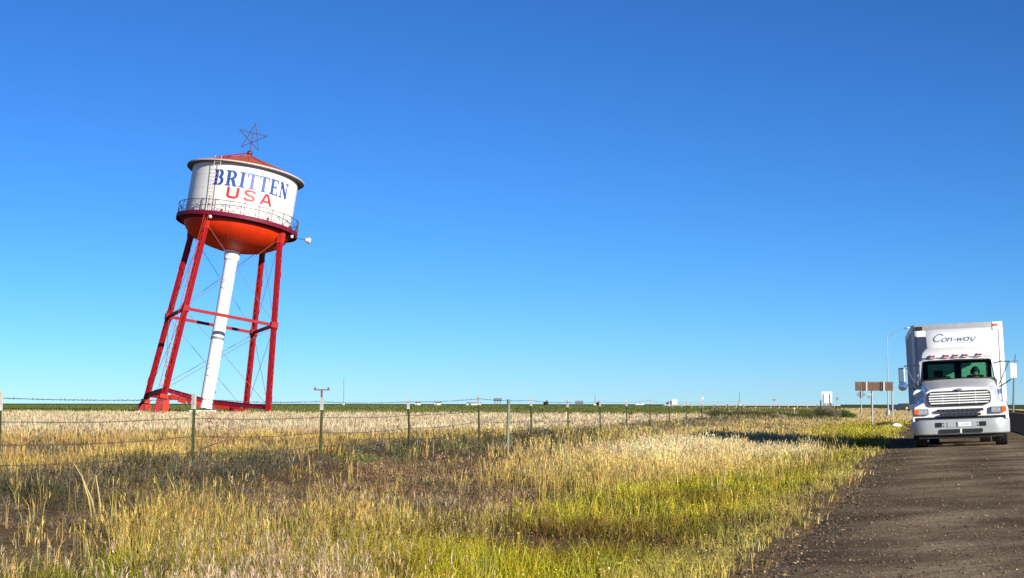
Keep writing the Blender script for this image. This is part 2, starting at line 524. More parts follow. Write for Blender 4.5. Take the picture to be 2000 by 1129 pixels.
ZZ = shoulder_z(NN) + (vnoise(SS, NN, 1.1, 21)-0.5)*0.035 - np.clip((en+0.15-NN)/0.4, 0, 1)*0.16
X = SS*SA + NN*CA; Y = SS*CA - NN*SA
v = np.stack([X.ravel(), Y.ravel(), ZZ.ravel()], 1)
a = np.arange(SS.size).reshape(SS.shape)
f = np.stack([a[:-1,:-1].ravel(), a[:-1,1:].ravel(), a[1:,1:].ravel(), a[1:,:-1].ravel()], 1)
tag(mesh_np('gravel_shoulder', v, f, 4, gravel_material(), kind='structure', smooth=True), 'brown chip gravel shoulder along the road')
v, f = grid_mesh(spread_axis(list(np.arange(0, 200, 10)), [-150,-60,260,400,700,1200,2000]), np.array([ASPH0, 5.5, 8.0, 10.5, ASPH1+1.2]),
                 lambda s, n: 0.024 + np.where(n <= 8, 0.044*n, 0.044*8 - 0.03*(n-8)))
tag(mesh_np('road', v, f, 4, mat('asphalt', (0.035,0.035,0.040), 1.0, var=0.25, scale=3, bump=0.4, spec=0.0), kind='structure'), 'dark asphalt road behind the truck')
for k, (n0, n1) in enumerate(((7.78, 7.90), (8.06, 8.18))):
    v, f = grid_mesh(np.array([-100.0, 50, 100, 200, 400, 1200]), np.array([n0, n1]), lambda s, n: 0.029 + np.where(n <= 8, 0.044*n, 0.044*8 - 0.03*(n-8)))
    tag(mesh_np('road_marking', v, f, 4, 'yellow', kind='structure'), 'yellow centre line painted on the asphalt')

# ------------------------------------------------------------------ lettering
def stroke(mb, pts, w, lift, mapf, step=0.06):
    """flat stroke: pts in glyph units, w one width or one per point"""
    P = [Vector((p[0], p[1])) for p in pts]
    W = [w]*len(P) if not isinstance(w, (list, tuple)) else list(w)
    Q = [P[0]]; V = [W[0]]
    for i in range(1, len(P)):
        k = max(1, int((P[i]-P[i-1]).length/step))
        for j in range(1, k+1):
            t = j/k
            Q.append(P[i-1].lerp(P[i], t)); V.append(W[i-1]+(W[i]-W[i-1])*t)
    vs = []; n = len(Q)
    for i, q in enumerate(Q):
        t = (Q[min(i+1,n-1)]-Q[max(i-1,0)])
        t = t.normalized() if t.length > 1e-9 else Vector((1,0))
        no = Vector((-t.y, t.x))
        vs.append(mapf(*(q + no*(V[i]/2)), lift)); vs.append(mapf(*(q - no*(V[i]/2)), lift))
    mb.add(vs, [(2*i, 2*i+1, 2*i+3, 2*i+2) for i in range(n-1)])
def arc(cx, cy, rx, ry, a0, a1, k=10):
    return [(cx+rx*math.cos(R(a0+(a1-a0)*i/k)), cy+ry*math.sin(R(a0+(a1-a0)*i/k))) for i in range(k+1)]
def serif(x, y, w=0.34, t=0.09): return ([(x-w/2, y), (x+w/2, y)], t)
def bowl(x, y0, y1, ext, thick, thin):
    ym = (y0+y1)/2; ry = (y1-y0)/2
    pts = [(x, y1)] + [(x+ext*0.4+ext*0.6*math.sin(R(k*15))-thick*0.0, ym+ry*math.cos(R(k*15))) for k in range(13)] + [(x, y0)]
    ws = [thin] + [thin+(thick-thin)*abs(math.sin(R(k*15))) for k in range(13)] + [thin]
    return pts, ws
S_ = 0.215; T_ = 0.085; hT = T_/2
GLYPH = {   # name: (advance width, strokes)  -- tall bold serif capitals
    'B': (0.80, [([(0.22,0),(0.22,1)], S_), ([(0.02,hT),(0.30,hT)], T_), ([(0.02,1-hT),(0.30,1-hT)], T_), bowl(0.22,0.53,1-hT,0.38,S_,T_), bowl(0.22,hT,0.53,0.44,S_,T_)]),
    'R': (0.84, [([(0.22,0),(0.22,1)], S_), ([(0.02,hT),(0.42,hT)], T_), ([(0.02,1-hT),(0.30,1-hT)], T_), bowl(0.22,0.48,1-hT,0.42,S_,T_), ([(0.42,0.47),(0.56,0.33),(0.66,0.06)], [0.12,S_,S_]), ([(0.55,hT),(0.84,hT)], T_)]),
    'I': (0.46, [([(0.23,0),(0.23,1)], S_), ([(0.03,hT),(0.43,hT)], T_), ([(0.03,1-hT),(0.43,1-hT)], T_)]),
    'T': (0.72, [([(0.36,0),(0.36,1)], S_), ([(0.17,hT),(0.55,hT)], T_), ([(0.02,1-hT),(0.70,1-hT)], T_), ([(0.045,0.74),(0.045,0.99)], T_), ([(0.675,0.74),(0.675,0.99)], T_)]),
    'E': (0.72, [([(0.22,0),(0.22,1)], S_), ([(0.02,hT),(0.66,hT)], T_), ([(0.02,1-hT),(0.66,1-hT)], T_), ([(0.645,0.01),(0.645,0.25)], T_), ([(0.645,0.76),(0.645,0.99)], T_), ([(0.22,0.51),(0.52,0.51)], T_), ([(0.50,0.39),(0.50,0.63)], T_)]),
    'N': (0.88, [([(0.18,0),(0.18,1)], 0.10), ([(0.72,0),(0.72,1)], 0.10), ([(0.16,0.98),(0.72,0.04)], 0.22), ([(0.04,hT),(0.32,hT)], T_), ([(0.02,1-hT),(0.24,1-hT)], T_), ([(0.58,1-hT),(0.86,1-hT)], T_)]),
    # block sans capitals
    'U': (0.92, [([(0.11,1),(0.11,0.20)], 0.2), ([(0.11,0.24),(0.26,0.10)], 0.2), ([(0.22,0.10),(0.70,0.10)], 0.2), ([(0.66,0.10),(0.81,0.24)], 0.2), ([(0.81,0.20),(0.81,1)], 0.2)]),
    'S': (0.86, [([(0.78,0.72),(0.74,0.82),(0.62,0.90),(0.24,0.90),(0.12,0.80),(0.11,0.66),(0.24,0.54),(0.62,0.46),(0.75,0.34),(0.74,0.20),(0.62,0.10),(0.24,0.10),(0.12,0.18),(0.08,0.28)], 0.205)]),
    'A': (1.0, [([(0.10,0),(0.44,0.96)], 0.20), ([(0.90,0),(0.54,0.96)], 0.20), ([(0.38,0.93),(0.60,0.93)], 0.14), ([(0.24,0.30),(0.76,0.30)], 0.17)]),
}

# ------------------------------------------------------------------ the leaning water tower
K = 1/21.9                                     # metres per photograph pixel at the tower's depth
TD = 160.0
base = at(404.5, 787, TD)
view = Vector((base.x, base.y, 0)).normalized()
rightv = Vector((view.y, -view.x, 0))
Zt = (Vector((0,0,1)) + rightv*math.tan(R(9.05)) + view*math.tan(R(4.6))).normalized()
yaw = R(21)
x0 = Vector((math.cos(yaw), math.sin(yaw), 0))
Xt = (x0 - Zt*x0.dot(Zt)).normalized()
Yt = Zt.cross(Xt)
TM = Matrix(((Xt.x,Yt.x,Zt.x,base.x),(Xt.y,Yt.y,Zt.y,base.y),(Xt.z,Yt.z,Zt.z,base.z),(0,0,0,1)))
tower = thing('water_tower', 'leaning water tower with white tank on red steel legs beyond the fence', 'water tower')
tower.matrix_world = TM
TR = 105*K                                     # tank radius
zb, zt_ = 356*K, 460*K                         # balcony floor, eaves
# tank drum with plate seams
prof = [(TR, zb-4*K)]
for k in range(1, 4):
    zz = zb + (zt_-zb)*k/4
    prof += [(TR, zz-0.02), (TR+0.012, zz-0.015), (TR+0.012, zz+0.015), (TR, zz+0.02)]
prof += [(TR, zt_), (0.05, zt_-0.02)]
tank = MB().lathe(prof, 96).build('tank', 'tank', tower, smooth=30)
def on_tank(theta, z, lift):
    r_ = TR + 0.016 + lift
    return (r_*math.sin(theta), -r_*math.cos(theta), z)
def write_on_tank(text, th0, th1, z0, h, m, gap):
    adv = [GLYPH[c][0] for c in text]
    total = sum(adv) + gap*(len(text)-1)
    k = (th1-th0)/total
    x = 0
    for c, a_ in zip(text, adv):
        mb = MB()
        for i, (pts, w) in enumerate(GLYPH[c][1]):
            stroke(mb, pts, w, 0.003*(i+1), lambda gx, gy, l, x=x: on_tank(th0 + (x+gx)*k, z0 + gy*h, l))
        mb.build('letter', m, tank)
        x += a_ + gap
write_on_tank('BRITTEN', R(-45.5), R(43.5), 412*K, 31*K, 'blue', 0.07)
write_on_tank('USA', R(-28), R(23), 388*K, 22.5*K, 'letred', 0.34)
# roof
er = 116*K
roof = MB().lathe([(TR-0.1, zt_-0.03), (er, zt_-0.06), (er+0.02, zt_+0.02), (er, zt_+0.07), (er*0.5, zt_+21*K), (0.35, zt_+38*K), (0.3, zt_+38*K+0.1), (0.01, zt_+38*K+0.12)], 72).build('roof', 'roof', tower, smooth=35)
MB().lathe([(er+0.022, zt_-0.07), (er+0.055, zt_-0.07), (er+0.055, zt_+0.05), (er+0.022, zt_+0.05)], 72, closed=True).build('eave_trim', 'railwhite', roof, smooth=35)
MB().lathe([(TR+0.004, zt_-0.12), (er-0.02, zt_-0.13), (er-0.02, zt_-0.068), (TR+0.004, zt_-0.068)], 72, closed=True).build('shaded_soffit', 'rail', roof, smooth=35)  # underside ring, its dark colour paints in the shade of the eave overhang
for k in range(18):
    an = 2*math.pi*k/18
    c, s_ = math.cos(an), math.sin(an)
    MB().bar((er*0.98*c, er*0.98*s_, zt_+0.11), (0.4*c, 0.4*s_, zt_+37.5*K+0.04), 0.05, 0.05).build('roof_seam', 'roof', roof)
MB().lathe([(0.02,0),(0.22,0.05),(0.28,0.25),(0.2,0.45),(0.02,0.52)], 16).build('finial_ball', 'starred', roof, smooth=60).location = (0,0,zt_+38*K+0.08)
# star of welded rod on the finial (two star frames joined by short spacers)
star = bpy.data.objects.new('star_frame', None); C.objects.link(star); star.parent = tower
sc_z = zt_+38*K+0.55
SR = 29*K
cen = Vector((0, 0, sc_z + SR*0.98))
pts5 = [Vector((SR*math.sin(R(72*k+3)), 0, SR*math.cos(R(72*k+3)))) for k in range(5)]
for off in (-0.22, 0.22):
    for k in range(5):
        p, q = pts5[k], pts5[(k+2) % 5]
        MB().tube([cen+p+Vector((0,off,0)), cen+q+Vector((0,off,0))], 0.019, 6).build('star_rod', 'starred', star)
for k in range(5):
    MB().tube([cen+pts5[k]+Vector((0,-0.22,0)), cen+pts5[k]+Vector((0,0.22,0))], 0.02, 6).build('star_spacer', 'starred', star)
MB().tube([(0,0,sc_z-0.1), (0,0,sc_z+SR*1.25)], 0.045, 8).build('star_mast', 'starred', star)
star.rotation_euler = (0,0,R(-12))
# bowl and balcony
bowlp = [(TR-0.002, zb-3*K)] + [(TR*math.cos(R(a_)), zb-4*K-49*K*math.sin(R(a_))) for a_ in range(0, 90, 6)] + [(0.3, zb-53*K)]
bowl_o = MB().lathe(bowlp, 72).build('bowl', 'bowl', tower, smooth=40)
for k in range(8):
    an = 2*math.pi*(k+0.5)/8
    MB().tube([((r_+0.004)*math.cos(an), (r_+0.004)*math.sin(an), z_) for r_, z_ in bowlp[1:-1]], 0.018, 5).build('bowl_seam', 'bowl', bowl_o)
br = 119*K
balc = MB().lathe([(TR-0.05, zb-0.06), (br, zb-0.06), (br, zb-0.30), (br+0.07, zb-0.30), (br+0.07, zb+0.06), (br, zb+0.06), (br, zb), (TR-0.05, zb)], 72, closed=True).build('balcony', 'maroon', tower, smooth=35)
MB().lathe([(TR+0.003, zb-0.42), (TR+0.16, zb-0.42), (TR+0.16, zb-0.065), (TR+0.003, zb-0.065)], 72, closed=True).build('ring_girder', 'maroon', balc, smooth=35)
rh = 24*K
NP = 26
for zz, rr in ((rh, 0.032), (rh*0.5, 0.016)):
    MB().tube([(br*math.cos(2*math.pi*k/72), br*math.sin(2*math.pi*k/72), zb+zz) for k in range(73)], rr, 6, cap=False).build('handrail', 'rail', balc, smooth=60)
post_me = None
for k in range(NP):
    an = 2*math.pi*k/NP; an2 = 2*math.pi*(k+1)/NP
    p = Vector((br*math.cos(an), br*math.sin(an), zb)); q = Vector((br*math.cos(an2), br*math.sin(an2), zb))
    MB().tube([p, p+Vector((0,0,rh))], 0.030, 6).build('baluster', 'rail', balc)
    MB().tube([p+Vector((0,0,0.06)), q+Vector((0,0,rh))], 0.016, 5).build('rail_brace', 'rail', balc)
    MB().tube([p*1.004+Vector((0,0,rh)), q*1.004+Vector((0,0,0.06))], 0.016, 5).build('rail_brace', 'rail', balc)
for k, an in enumerate((-118, -72, -40, -20)):
    p = Vector((br*0.97*math.cos(R(an)), br*0.97*math.sin(R(an)), zb))
    MB().box((p.x-0.10,p.y-0.08,zb+0.06),(p.x+0.10,p.y+0.08,zb+0.34)).build('junction_box', 'red', balc)
# riser pipe with bands and footing
pr = 12.6*K
pipe = MB().lathe([(pr*1.06,-0.55),(pr*1.05,0.1),(pr,0.4),(pr,283*K),(pr*1.001,300*K)], 40).build('riser_pipe', 'pipe', tower, smooth=40)
MB().lathe([(pr+0.003,284*K),(pr+0.10,286*K),(pr+0.16,306*K),(pr+0.003,306*K)], 40, closed=True).build('pipe_collar', 'pipe', pipe, smooth=40)
MB().lathe([(pr+0.003,125*K),(pr+0.035,125*K),(pr+0.035,130*K),(pr+0.003,130*K)], 40, closed=True).build('pipe_band', 'pipegrey', pipe, smooth=40)
# four legs, each two channels laced together
half0, half1 = 100*K, 73*K
zl0, zl1 = 0.0, 345*K
def leg_pt(sx, sy, z):
    t = (z-zl0)/(zl1-zl0)
    h = half0 + (half1-half0)*t
    return Vector((sx*h, sy*h, z))
LW = 0.35
for sx, sy in ((-1,-1),(1,-1),(1,1),(-1,1)):
    lo = leg_pt(sx, sy, zl0-1.2 if sx > 0 else zl0-0.5); hi = leg_pt(sx, sy, zl1)
    ax = (hi-lo).normalized()
    tang = Vector((sy*1.0, -sx*1.0, 0)).normalized()          # along the ring
    tang = (tang - ax*tang.dot(ax)).normalized(); nor = ax.cross(tang)
    leg = bpy.data.objects.new('leg', None); C.objects.link(leg); leg.parent = tower
    for e in (-1, 1):
        web = MB()
        web.bar(lo+tang*e*LW*0.5, hi+tang*e*LW*0.5, 0.05, 0.40, up=nor)
        web.bar(lo+tang*e*(LW*0.5-0.072)+nor*0.185, hi+tang*e*(LW*0.5-0.072)+nor*0.185, 0.09, 0.03, up=nor)
        web.bar(lo+tang*e*(LW*0.5-0.072)-nor*0.185, hi+tang*e*(LW*0.5-0.072)-nor*0.185, 0.09, 0.03, up=nor)
        web.build('channel', 'red', leg)
    L = (hi-lo).length; n_l = int(L/0.62)
    lac = MB()
    for face in (-1, 1):
        for k in range(n_l):
            a_ = lo + ax*(L*k/n_l); b_ = lo + ax*(L*(k+1)/n_l); e = 1 if k % 2 else -1
            lac.bar(a_+tang*e*LW*0.42+nor*face*0.212, b_-tang*e*LW*0.42+nor*face*0.212, 0.07, 0.016, up=nor)
    lb = lac.build('lacing', 'redlight', leg); lb['kind'] = 'stuff'
    for zz in (0.12, 0.5, 0.78):
        c_ = lo + ax*(L*zz)
        MB().bar(c_-ax*0.28+nor*0.226, c_+ax*0.28+nor*0.226, LW+0.1, 0.012, up=nor).build('splice_plate', 'red', leg)
    # gusset under the balcony, splayed outward
    MB().bar(hi-ax*0.9, hi+Vector((sx,sy,0))*0.15+ax*0.35, 0.52, 0.46, up=nor).build('cap_bracket', 'redlight', leg)
# struts at mid height and base
corners = [(-1,-1),(1,-1),(1,1),(-1,1)]
for zz, w in ((163*K, 0.26),):
    for k in range(4):
        p = leg_pt(*corners[k], zz); q = leg_pt(*corners[(k+1)%4], zz)
        MB().bar(p, q, 0.20, w).build('strut', 'red', tower)
for k in range(4):
    p = leg_pt(*corners[k], 163*K)
    MB().box((p.x-0.33,p.y-0.33,p.z-0.28),(p.x+0.33,p.y+0.33,p.z+0.28)).build('gusset_box', 'red', tower, bevel=0.04)
# base frame: a beam from each foot to the riser pipe, and one across the raised side
pairs = [(leg_pt(*c_, 0.12), Vector((c_[0]*pr*0.9, c_[1]*pr*0.9, 0.12))) for c_ in corners] + [(leg_pt(-1,-1,0.12), leg_pt(-1,1,0.12))]
for bi, (p, q) in enumerate(pairs):
    mb = MB(); up_ = Vector((0,0,0.15))
    mb.bar(p+up_, q+up_, 0.26, 0.06); mb.bar(p-up_, q-up_, 0.26, 0.06); mb.bar(p, q, 0.05, 0.235)
    beam = mb.build('base_beam', 'maroon' if bi in (0,1) else 'redlight', tower)
    for t_ in (0.2, 0.4, 0.6, 0.8):
        c_ = p.lerp(q, t_); d_ = (q-p).normalized(); nn = Vector((d_.y,-d_.x,0))
        MB().bar(c_+nn*0.08-Vector((0,0,0.115)), c_+nn*0.08+Vector((0,0,0.115)), 0.04, 0.10, up=nn).build('stiffener', 'redlight', beam)
p0, p1 = pairs[0]; p2, p3 = pairs[1]
for a_, b_, t0_, t1_, dz, hh, mm in ((p0,p1,0.16,0.34,-0.42,0.40,'redlight'),(p0,p1,0.38,0.58,-0.46,0.55,'redlight'),(p0,p1,0.62,0.70,-0.42,0.42,'red'),(p0,p1,0.74,0.98,-0.40,0.45,'redlight'),(p3,p2,0.02,0.30,-0.36,0.36,'redlight'),(p3,p2,0.32,0.50,-0.30,0.26,'red')):
    u_ = a_.lerp(b_, t0_); w_ = a_.lerp(b_, t1_); zz = Vector((0,0,dz))
    MB().bar(u_+zz, w_+zz, 0.12, hh).build('base_plate', mm, tower, bevel=0.02)
# stubs carrying the raised feet to the ground
for sx, sy in ((-1,-1),(-1,1)):
    p = leg_pt(sx, sy, -0.3)
    MB().box((p.x-0.40,p.y-0.36,-0.68),(p.x+0.36,p.y+0.36,-0.30)).build('shoe_plate', 'redlight', tower, bevel=0.04)
    MB().bar((p.x-0.28,p.y,-0.7),(p.x-0.42,p.y,-1.9), 0.22, 0.5).build('foot_stub', 'red', tower)
    MB().bar((p.x+0.25,p.y,-0.7),(p.x+0.30,p.y,-1.9), 0.30, 0.55).build('foot_stub', 'redlight', tower)
# tie rods: crossed in the upper and lower panels of each side
for k in range(4):
    for z0_, z1_ in ((5*K,160*K),(166*K,335*K)):
        for a_, b_ in ((corners[k],corners[(k+1)%4]),(corners[(k+1)%4],corners[k])):
            MB().tube([leg_pt(*a_, z0_), leg_pt(*b_, z1_)], 0.022, 5).build('tie_rod', 'rod', tower)
# ladder up the front-left leg, the tank and over the roof
lad = bpy.data.objects.new('ladder', None); C.objects.link(lad); lad.parent = tower
def ladder_run(p, q, side, w=0.42, m='railwhite', r_=0.028, stepd=0.34):
    p = Vector(p); q = Vector(q); side = Vector(side).normalized()
    for e in (-1,1):
        MB().tube([p+side*e*w/2, q+side*e*w/2], r_, 6).build('ladder_rail', m, lad)
    n_ = int((q-p).length/stepd)
    for k in range(n_):
        c_ = p.lerp(q, (k+0.5)/n_)
        MB().tube([c_-side*w/2, c_+side*w/2], 0.014, 5).build('rung', m, lad)
lt = R(-41)
def around(r_, z): return Vector((r_*math.sin(lt), -r_*math.cos(lt), z))
sd = Vector((math.cos(lt), math.sin(lt), 0))
ladder_run(around(TR+0.22, zb+0.1), around(TR+0.45, zt_+0.35), sd, 0.62)
ladder_run(around(er+0.10, zt_+0.16), around(0.5, zt_+37.5*K+0.22), sd, 0.30, 'red', 0.03, 0.5)
lf = leg_pt(-1,-1,0.3); lh = leg_pt(-1,-1,zl1)
offv = Vector((-0.42,-0.12,0))
ladder_run(lf+offv, around(br+0.1, zb-0.3), sd, 0.42, 'redlight', 0.03, 0.4)
ladder_run(around(br+0.02, zb-0.3), around(br+0.02, zb+rh*1.5), sd, 0.42, 'railwhite', 0.035, 0.5)
# lamp on a long arm at the right of the balcony
arm = bpy.data.objects.new('lamp_arm', None); C.objects.link(arm); arm.parent = tower
ea = R(-23)
q0 = Vector((br*0.93*math.cos(ea), br*0.93*math.sin(ea), zb-0.35)); q1 = q0 + Vector((math.cos(ea)*1.25, math.sin(ea)*1.25, -0.10))
MB().tube([q0,q1], 0.035, 6).build('arm_pipe', 'rail', arm)
MB().lathe([(0.02,0),(0.16,0.02),(0.2,0.2),(0.30,0.42),(0.31,0.46)], 16, axis='x').build('lamp_head', 'railwhite', arm, smooth=40).location = q1
MB().lathe([(0.01,0.45),(0.28,0.45),(0.26,0.50),(0.01,0.52)], 16, axis='x').build('lamp_glass', 'lampwhite', arm, smooth=40).location = q1
for an in (-128, -32):
    MB().lathe([(0.02,0),(0.13,0.05),(0.16,0.18),(0.10,0.3),(0.02,0.32)], 12).build('lamp_globe', 'lampwhite', balc, smooth=60).location = ((br-0.12)*math.cos(R(an)), (br-0.12)*math.sin(R(an)), zb-0.62)
# concrete footing under the pipe stays level
foot = MB().box((-1.5,-1.0,-0.6),(0.9,1.0,0.28)).build('concrete_footing', 'concrete', bevel=0.05)
foot.location = (base.x+0.1, base.y, gz_xy(base.x, base.y))
tag(foot, 'pale concrete block under the white riser pipe of the water tower', 'footing')

# ------------------------------------------------------------------ floodlight stands near the tower
def flood_stand(px, ptop, d, wpx, label):
    b_ = base_at(px, d); top = at(px, ptop, d); k = d/F
    h = top.z - b_.z
    t = thing('floodlight_stand', label, 'floodlight', b_, group='rusty floodlight stands by the water tower')
    MB().tube([(0,0,-0.2),(0,0,h)], 2.0*k, 8).build('pole', 'rust', t)
    MB().bar((-wpx/2*k,0,h),(wpx/2*k,0,h), 2.2*k, 2.4*k).build('crossbar', 'rust', t)
    for e in (-1,1):
        l = MB().lathe([(0.01,0),(1.2*k,0.3*k),(1.7*k,3.0*k),(1.9*k,4.4*k),(0.01,4.2*k)], 10).build('lamp', 'rail', t, smooth=40)
        l.location = (e*(wpx/2-1)*k, 0, h+0.4*k); l.rotation_euler = (0, R(-25*e), 0)
    MB().bar((1.0*k,0,h*0.62),(6*k,0.1,-0.1), 2.0*k, 2.0*k).build('brace', 'rust', t)
    MB().box((9*k,-0.1,-0.1),(12*k,0.15,7*k)).build('ballast_box', 'rail', t)
    return t
flood_stand(629, 762, 112, 30, 'rusty T shaped floodlight stand right of the leaning water tower')
flood_stand(416, 768, 190, 13, 'small far floodlight stand seen between the tower pipe and legs')

# ------------------------------------------------------------------ barbed wire fence
FA = -12.0                                      # lateral offset at the camera's depth
fence = thing('barbed_wire_fence', 'barbed wire fence on green steel posts with white tips along the field', 'fence')
post_px = [0, 378, 627, 801, 936, 1037, 1110, 1172, 1224, 1269, 1307, 1340, 1370, 1396, 1420, 1441]
def fence_d(px): return F*(-FA)/(1815.0-px)
tops = []
tm = MB()
H = 1.24
tm.box((-0.026,-0.004,-0.3),(0.026,0.004,H)).box((-0.004,-0.036,-0.3),(0.004,-0.0045,H))
for k in range(18):
    tm.box((-0.012,0.0042,0.1+k*0.06),(0.012,0.012,0.12+k*0.06))
post0 = cap0 = None
dl = [fence_d(-520), fence_d(-290)] + [fence_d(p) for p in post_px]
for i, d in enumerate(dl):
    x = FA + d*815.0/F
    z = gz_xy(x, d)
    wob = (rnd.uniform(-0.03,0.03), rnd.uniform(-0.03,0.03), -ALPHA+rnd.uniform(-0.2,0.2))
    if post0 is None:
        post0 = tm.build('post', 'tgreen', fence)
        cap0 = MB().box((-0.029,-0.041,H-0.235),(0.029,0.016,H+0.012)).build('post_tip', 'twhite', post0)
        p_ = post0
    else:
        p_ = share(post0, 'post'); share(cap0, 'post_tip', p_)
    hv = rnd.uniform(-0.05, 0.05)
    p_.location = (x, d, z+hv); p_.rotation_euler = wob
    tops.append(Vector((x, d, z+hv)))
# one thicker pale pipe post standing just inside the line
bpst = base_at(991, 43)
pp = MB().tube([(0,0,-0.3),(0.02,0,0.7),(0.03,0,1.26)], 0.040, 12).build('pipe_post', 'palepost', fence, smooth=40)
pp.location = bpst
def wire_path(h, sag):
    pts = []
    for a_, b_ in zip(tops[:-1], tops[1:]):
        for k in range(8):
            t = k/8
            p = a_.lerp(b_, t); pts.append(Vector((p.x, p.y-0.02, p.z + h - sag*4*t*(1-t) + rnd.uniform(-.004,.004))))
    pts.append(tops[-1]+Vector((0,-0.02,h)))
    return pts
for h, sag in ((1.17,0.03),(0.86,0.03),(0.56,0.04),(0.30,0.05)):
    pts = wire_path(h, sag)
    mb = MB()
    mb.tube(pts, 0.0045, 5, cap=False)
    wsp = mb.build('wire', 'wire', fence)
    bb = MB(); acc = 0
    for a_, b_ in zip(pts[:-1], pts[1:]):
        L = (b_-a_).length
        if a_.y > 60: break
        n_ = max(1, int(L/0.13))
        for k in range(n_):
            c_ = a_.lerp(b_, k/n_); u = Vector((rnd.uniform(-1,1), rnd.uniform(-1,1), rnd.uniform(-1,1))).normalized()*0.022
            bb.bar(c_-u, c_+u, 0.006, 0.006)
    bo = bb.build('barbs', 'wire', wsp); bo['kind'] = 'stuff'

# ------------------------------------------------------------------ the white truck
TY = R(-13.4)
tb = at(1876, 789, 47.0)
s_t, n_t = sn(tb.x, tb.y)
tb.z = shoulder_z(n_t) - 0.005
TRUCK = Matrix.Translation(tb) @ Matrix.Rotation(TY, 4, 'Z') @ Matrix.Rotation(R(-2.4), 4, 'Y')
truck = thing('truck', 'white semi truck facing us on the gravel shoulder with roof deflector and slatted grille', 'truck')
truck.matrix_world = TRUCK

def mirror_prof(half):
    return [(-x, z) for x, z in half] + [(x, z) for x, z in reversed(half)][0:]
# hood with flared fenders, lofted from front to windscreen
def hood_section(y):
    t = min(1, max(0, (y-0.10)/1.65))
    archz = 0.70
    dy = abs(y-0.95)
    if dy < 0.58: archz = max(0.70, 0.50 + math.sqrt(0.58**2-dy**2))
    e = lambda a_, b_: a_ + (b_-a_)*t
    fl = 1 - t*t
    half = [(e(1.21,1.04)+0.02*fl, archz), (e(1.225,1.05), max(archz+0.02, e(0.98,1.10))), (e(1.16,1.05), max(archz+0.04, e(1.08,1.25))),
            (e(1.02,1.04), max(archz+0.06, e(1.15,1.40))), (e(0.90,1.02), e(1.20,1.56)), (e(0.875,0.99), e(1.36,1.66)), (e(0.84,0.95), e(1.47,1.74)),
            (e(0.74,0.86), e(1.53,1.785)), (e(0.40,0.45), e(1.565,1.82)), (0.0, e(1.575,1.83))]
    yy = y
    out = []
    for x, z in half:
        out.append((-x, yy + (0.10*(abs(x)/1.2)**2 if y < 0.5 else 0)*(1-y/0.5), z))
    for x, z in reversed(half[:-1]):
        out.append((x, yy + (0.10*(abs(x)/1.2)**2 if y < 0.5 else 0)*(1-y/0.5), z))
    return out
ys = [0.10, 0.16, 0.30, 0.40, 0.5, 0.6, 0.75, 0.95, 1.15, 1.3, 1.4, 1.5, 1.6, 1.75]
secs = [hood_section(y) for y in ys]
front = [(p[0]*0.985, p[1]-0.03, 0.76 + (p[2]-0.76)*0.985) for p in secs[0]]
hood = MB().loft([front] + secs)
fr = front
hood.add(fr, [tuple(range(len(fr)))])
hood_o = hood.build('hood', 'truck', truck, smooth=32)
# grille: dark opening with six white bars
fy = 0.045
gx0, gx1, gz0, gz1 = -0.80, 0.80, 1.10, 1.475
def rounded(x0, x1, z0, z1, r_, k=5):
    pts = []
    for cx, cz, a0 in ((x1-r_,z1-r_,0),(x0+r_,z1-r_,90),(x0+r_,z0+r_,180),(x1-r_,z0+r_,270)):
        for i in range(k+1):
            an = R(a0+90*i/k); pts.append((cx+r_*math.cos(an), cz+r_*math.sin(an)))
    return pts
grille = MB().prism(rounded(gx0, gx1, gz0, gz1, 0.12), fy, fy+0.06).build('grille', 'black', truck)
NB = 5
for k in range(NB):
    zc = gz0 + (k+0.9)*(gz1-gz0)/(NB+0.8)
    inset = 0.055 if k in (0, NB-1) else 0.02
    MB().prism(rounded(gx0+inset, gx1-inset, zc-0.0165, zc+0.0165, 0.015, 3), fy-0.035, fy-0.003).build('grille_bar', 'chrome' if False else 'truck', grille)
for x in (-0.42, 0, 0.42):
    MB().box((x-0.006, fy-0.030, gz0+0.02),(x+0.006, fy-0.004, gz1-0.02)).build('grille_divider', 'truck', grille)
em = MB().prism([(0.085*math.cos(R(a_)), 1.505+0.028*math.sin(R(a_))) for a_ in range(0,360,20)], fy-0.035, fy+0.05).build('emblem', 'bluedark', truck)
MB().prism([(0.068*math.cos(R(a_)), 1.505+0.017*math.sin(R(a_))) for a_ in range(0,360,20)], fy-0.039, fy-0.0352).build('emblem_plate', 'galv', em)
for zc, hw in ((0.965, 0.60), (0.845, 0.53)):
    sl = MB().prism(rounded(-hw, hw, zc-0.034, zc+0.034, 0.033), fy-0.006, fy+0.05).build('air_slot', 'black', truck)
    for k in range(9):
        x = -hw+0.1+k*(2*hw-0.2)/8
        MB().box((x-0.03, fy-0.012, zc-0.012),(x+0.03, fy-0.007, zc+0.012)).build('slot_fin', 'rail', sl)
# headlights
for e in (-1, 1):
    hl = MB().prism([(e*0.80,1.03),(e*1.17,1.03),(e*1.18,0.90),(e*1.10,0.875),(e*0.79,0.875)], 0.055, 0.2).build('headlight', 'galv', truck)
    for xx in (0.875, 0.985):
        MB().lathe([(0.01,0.0),(0.05,-0.012),(0.06,0.0)], 14).build('lamp_reflector', 'lens', hl).matrix_local = Matrix.Translation((e*xx, 0.05, 0.955)) @ Matrix.Rotation(R(90), 4, 'X')
    MB().prism([(e*1.055,1.02),(e*1.165,1.02),(e*1.172,0.905),(e*1.10,0.885),(e*1.055,0.885)], 0.040, 0.05).build('turn_lens', 'amber', hl)
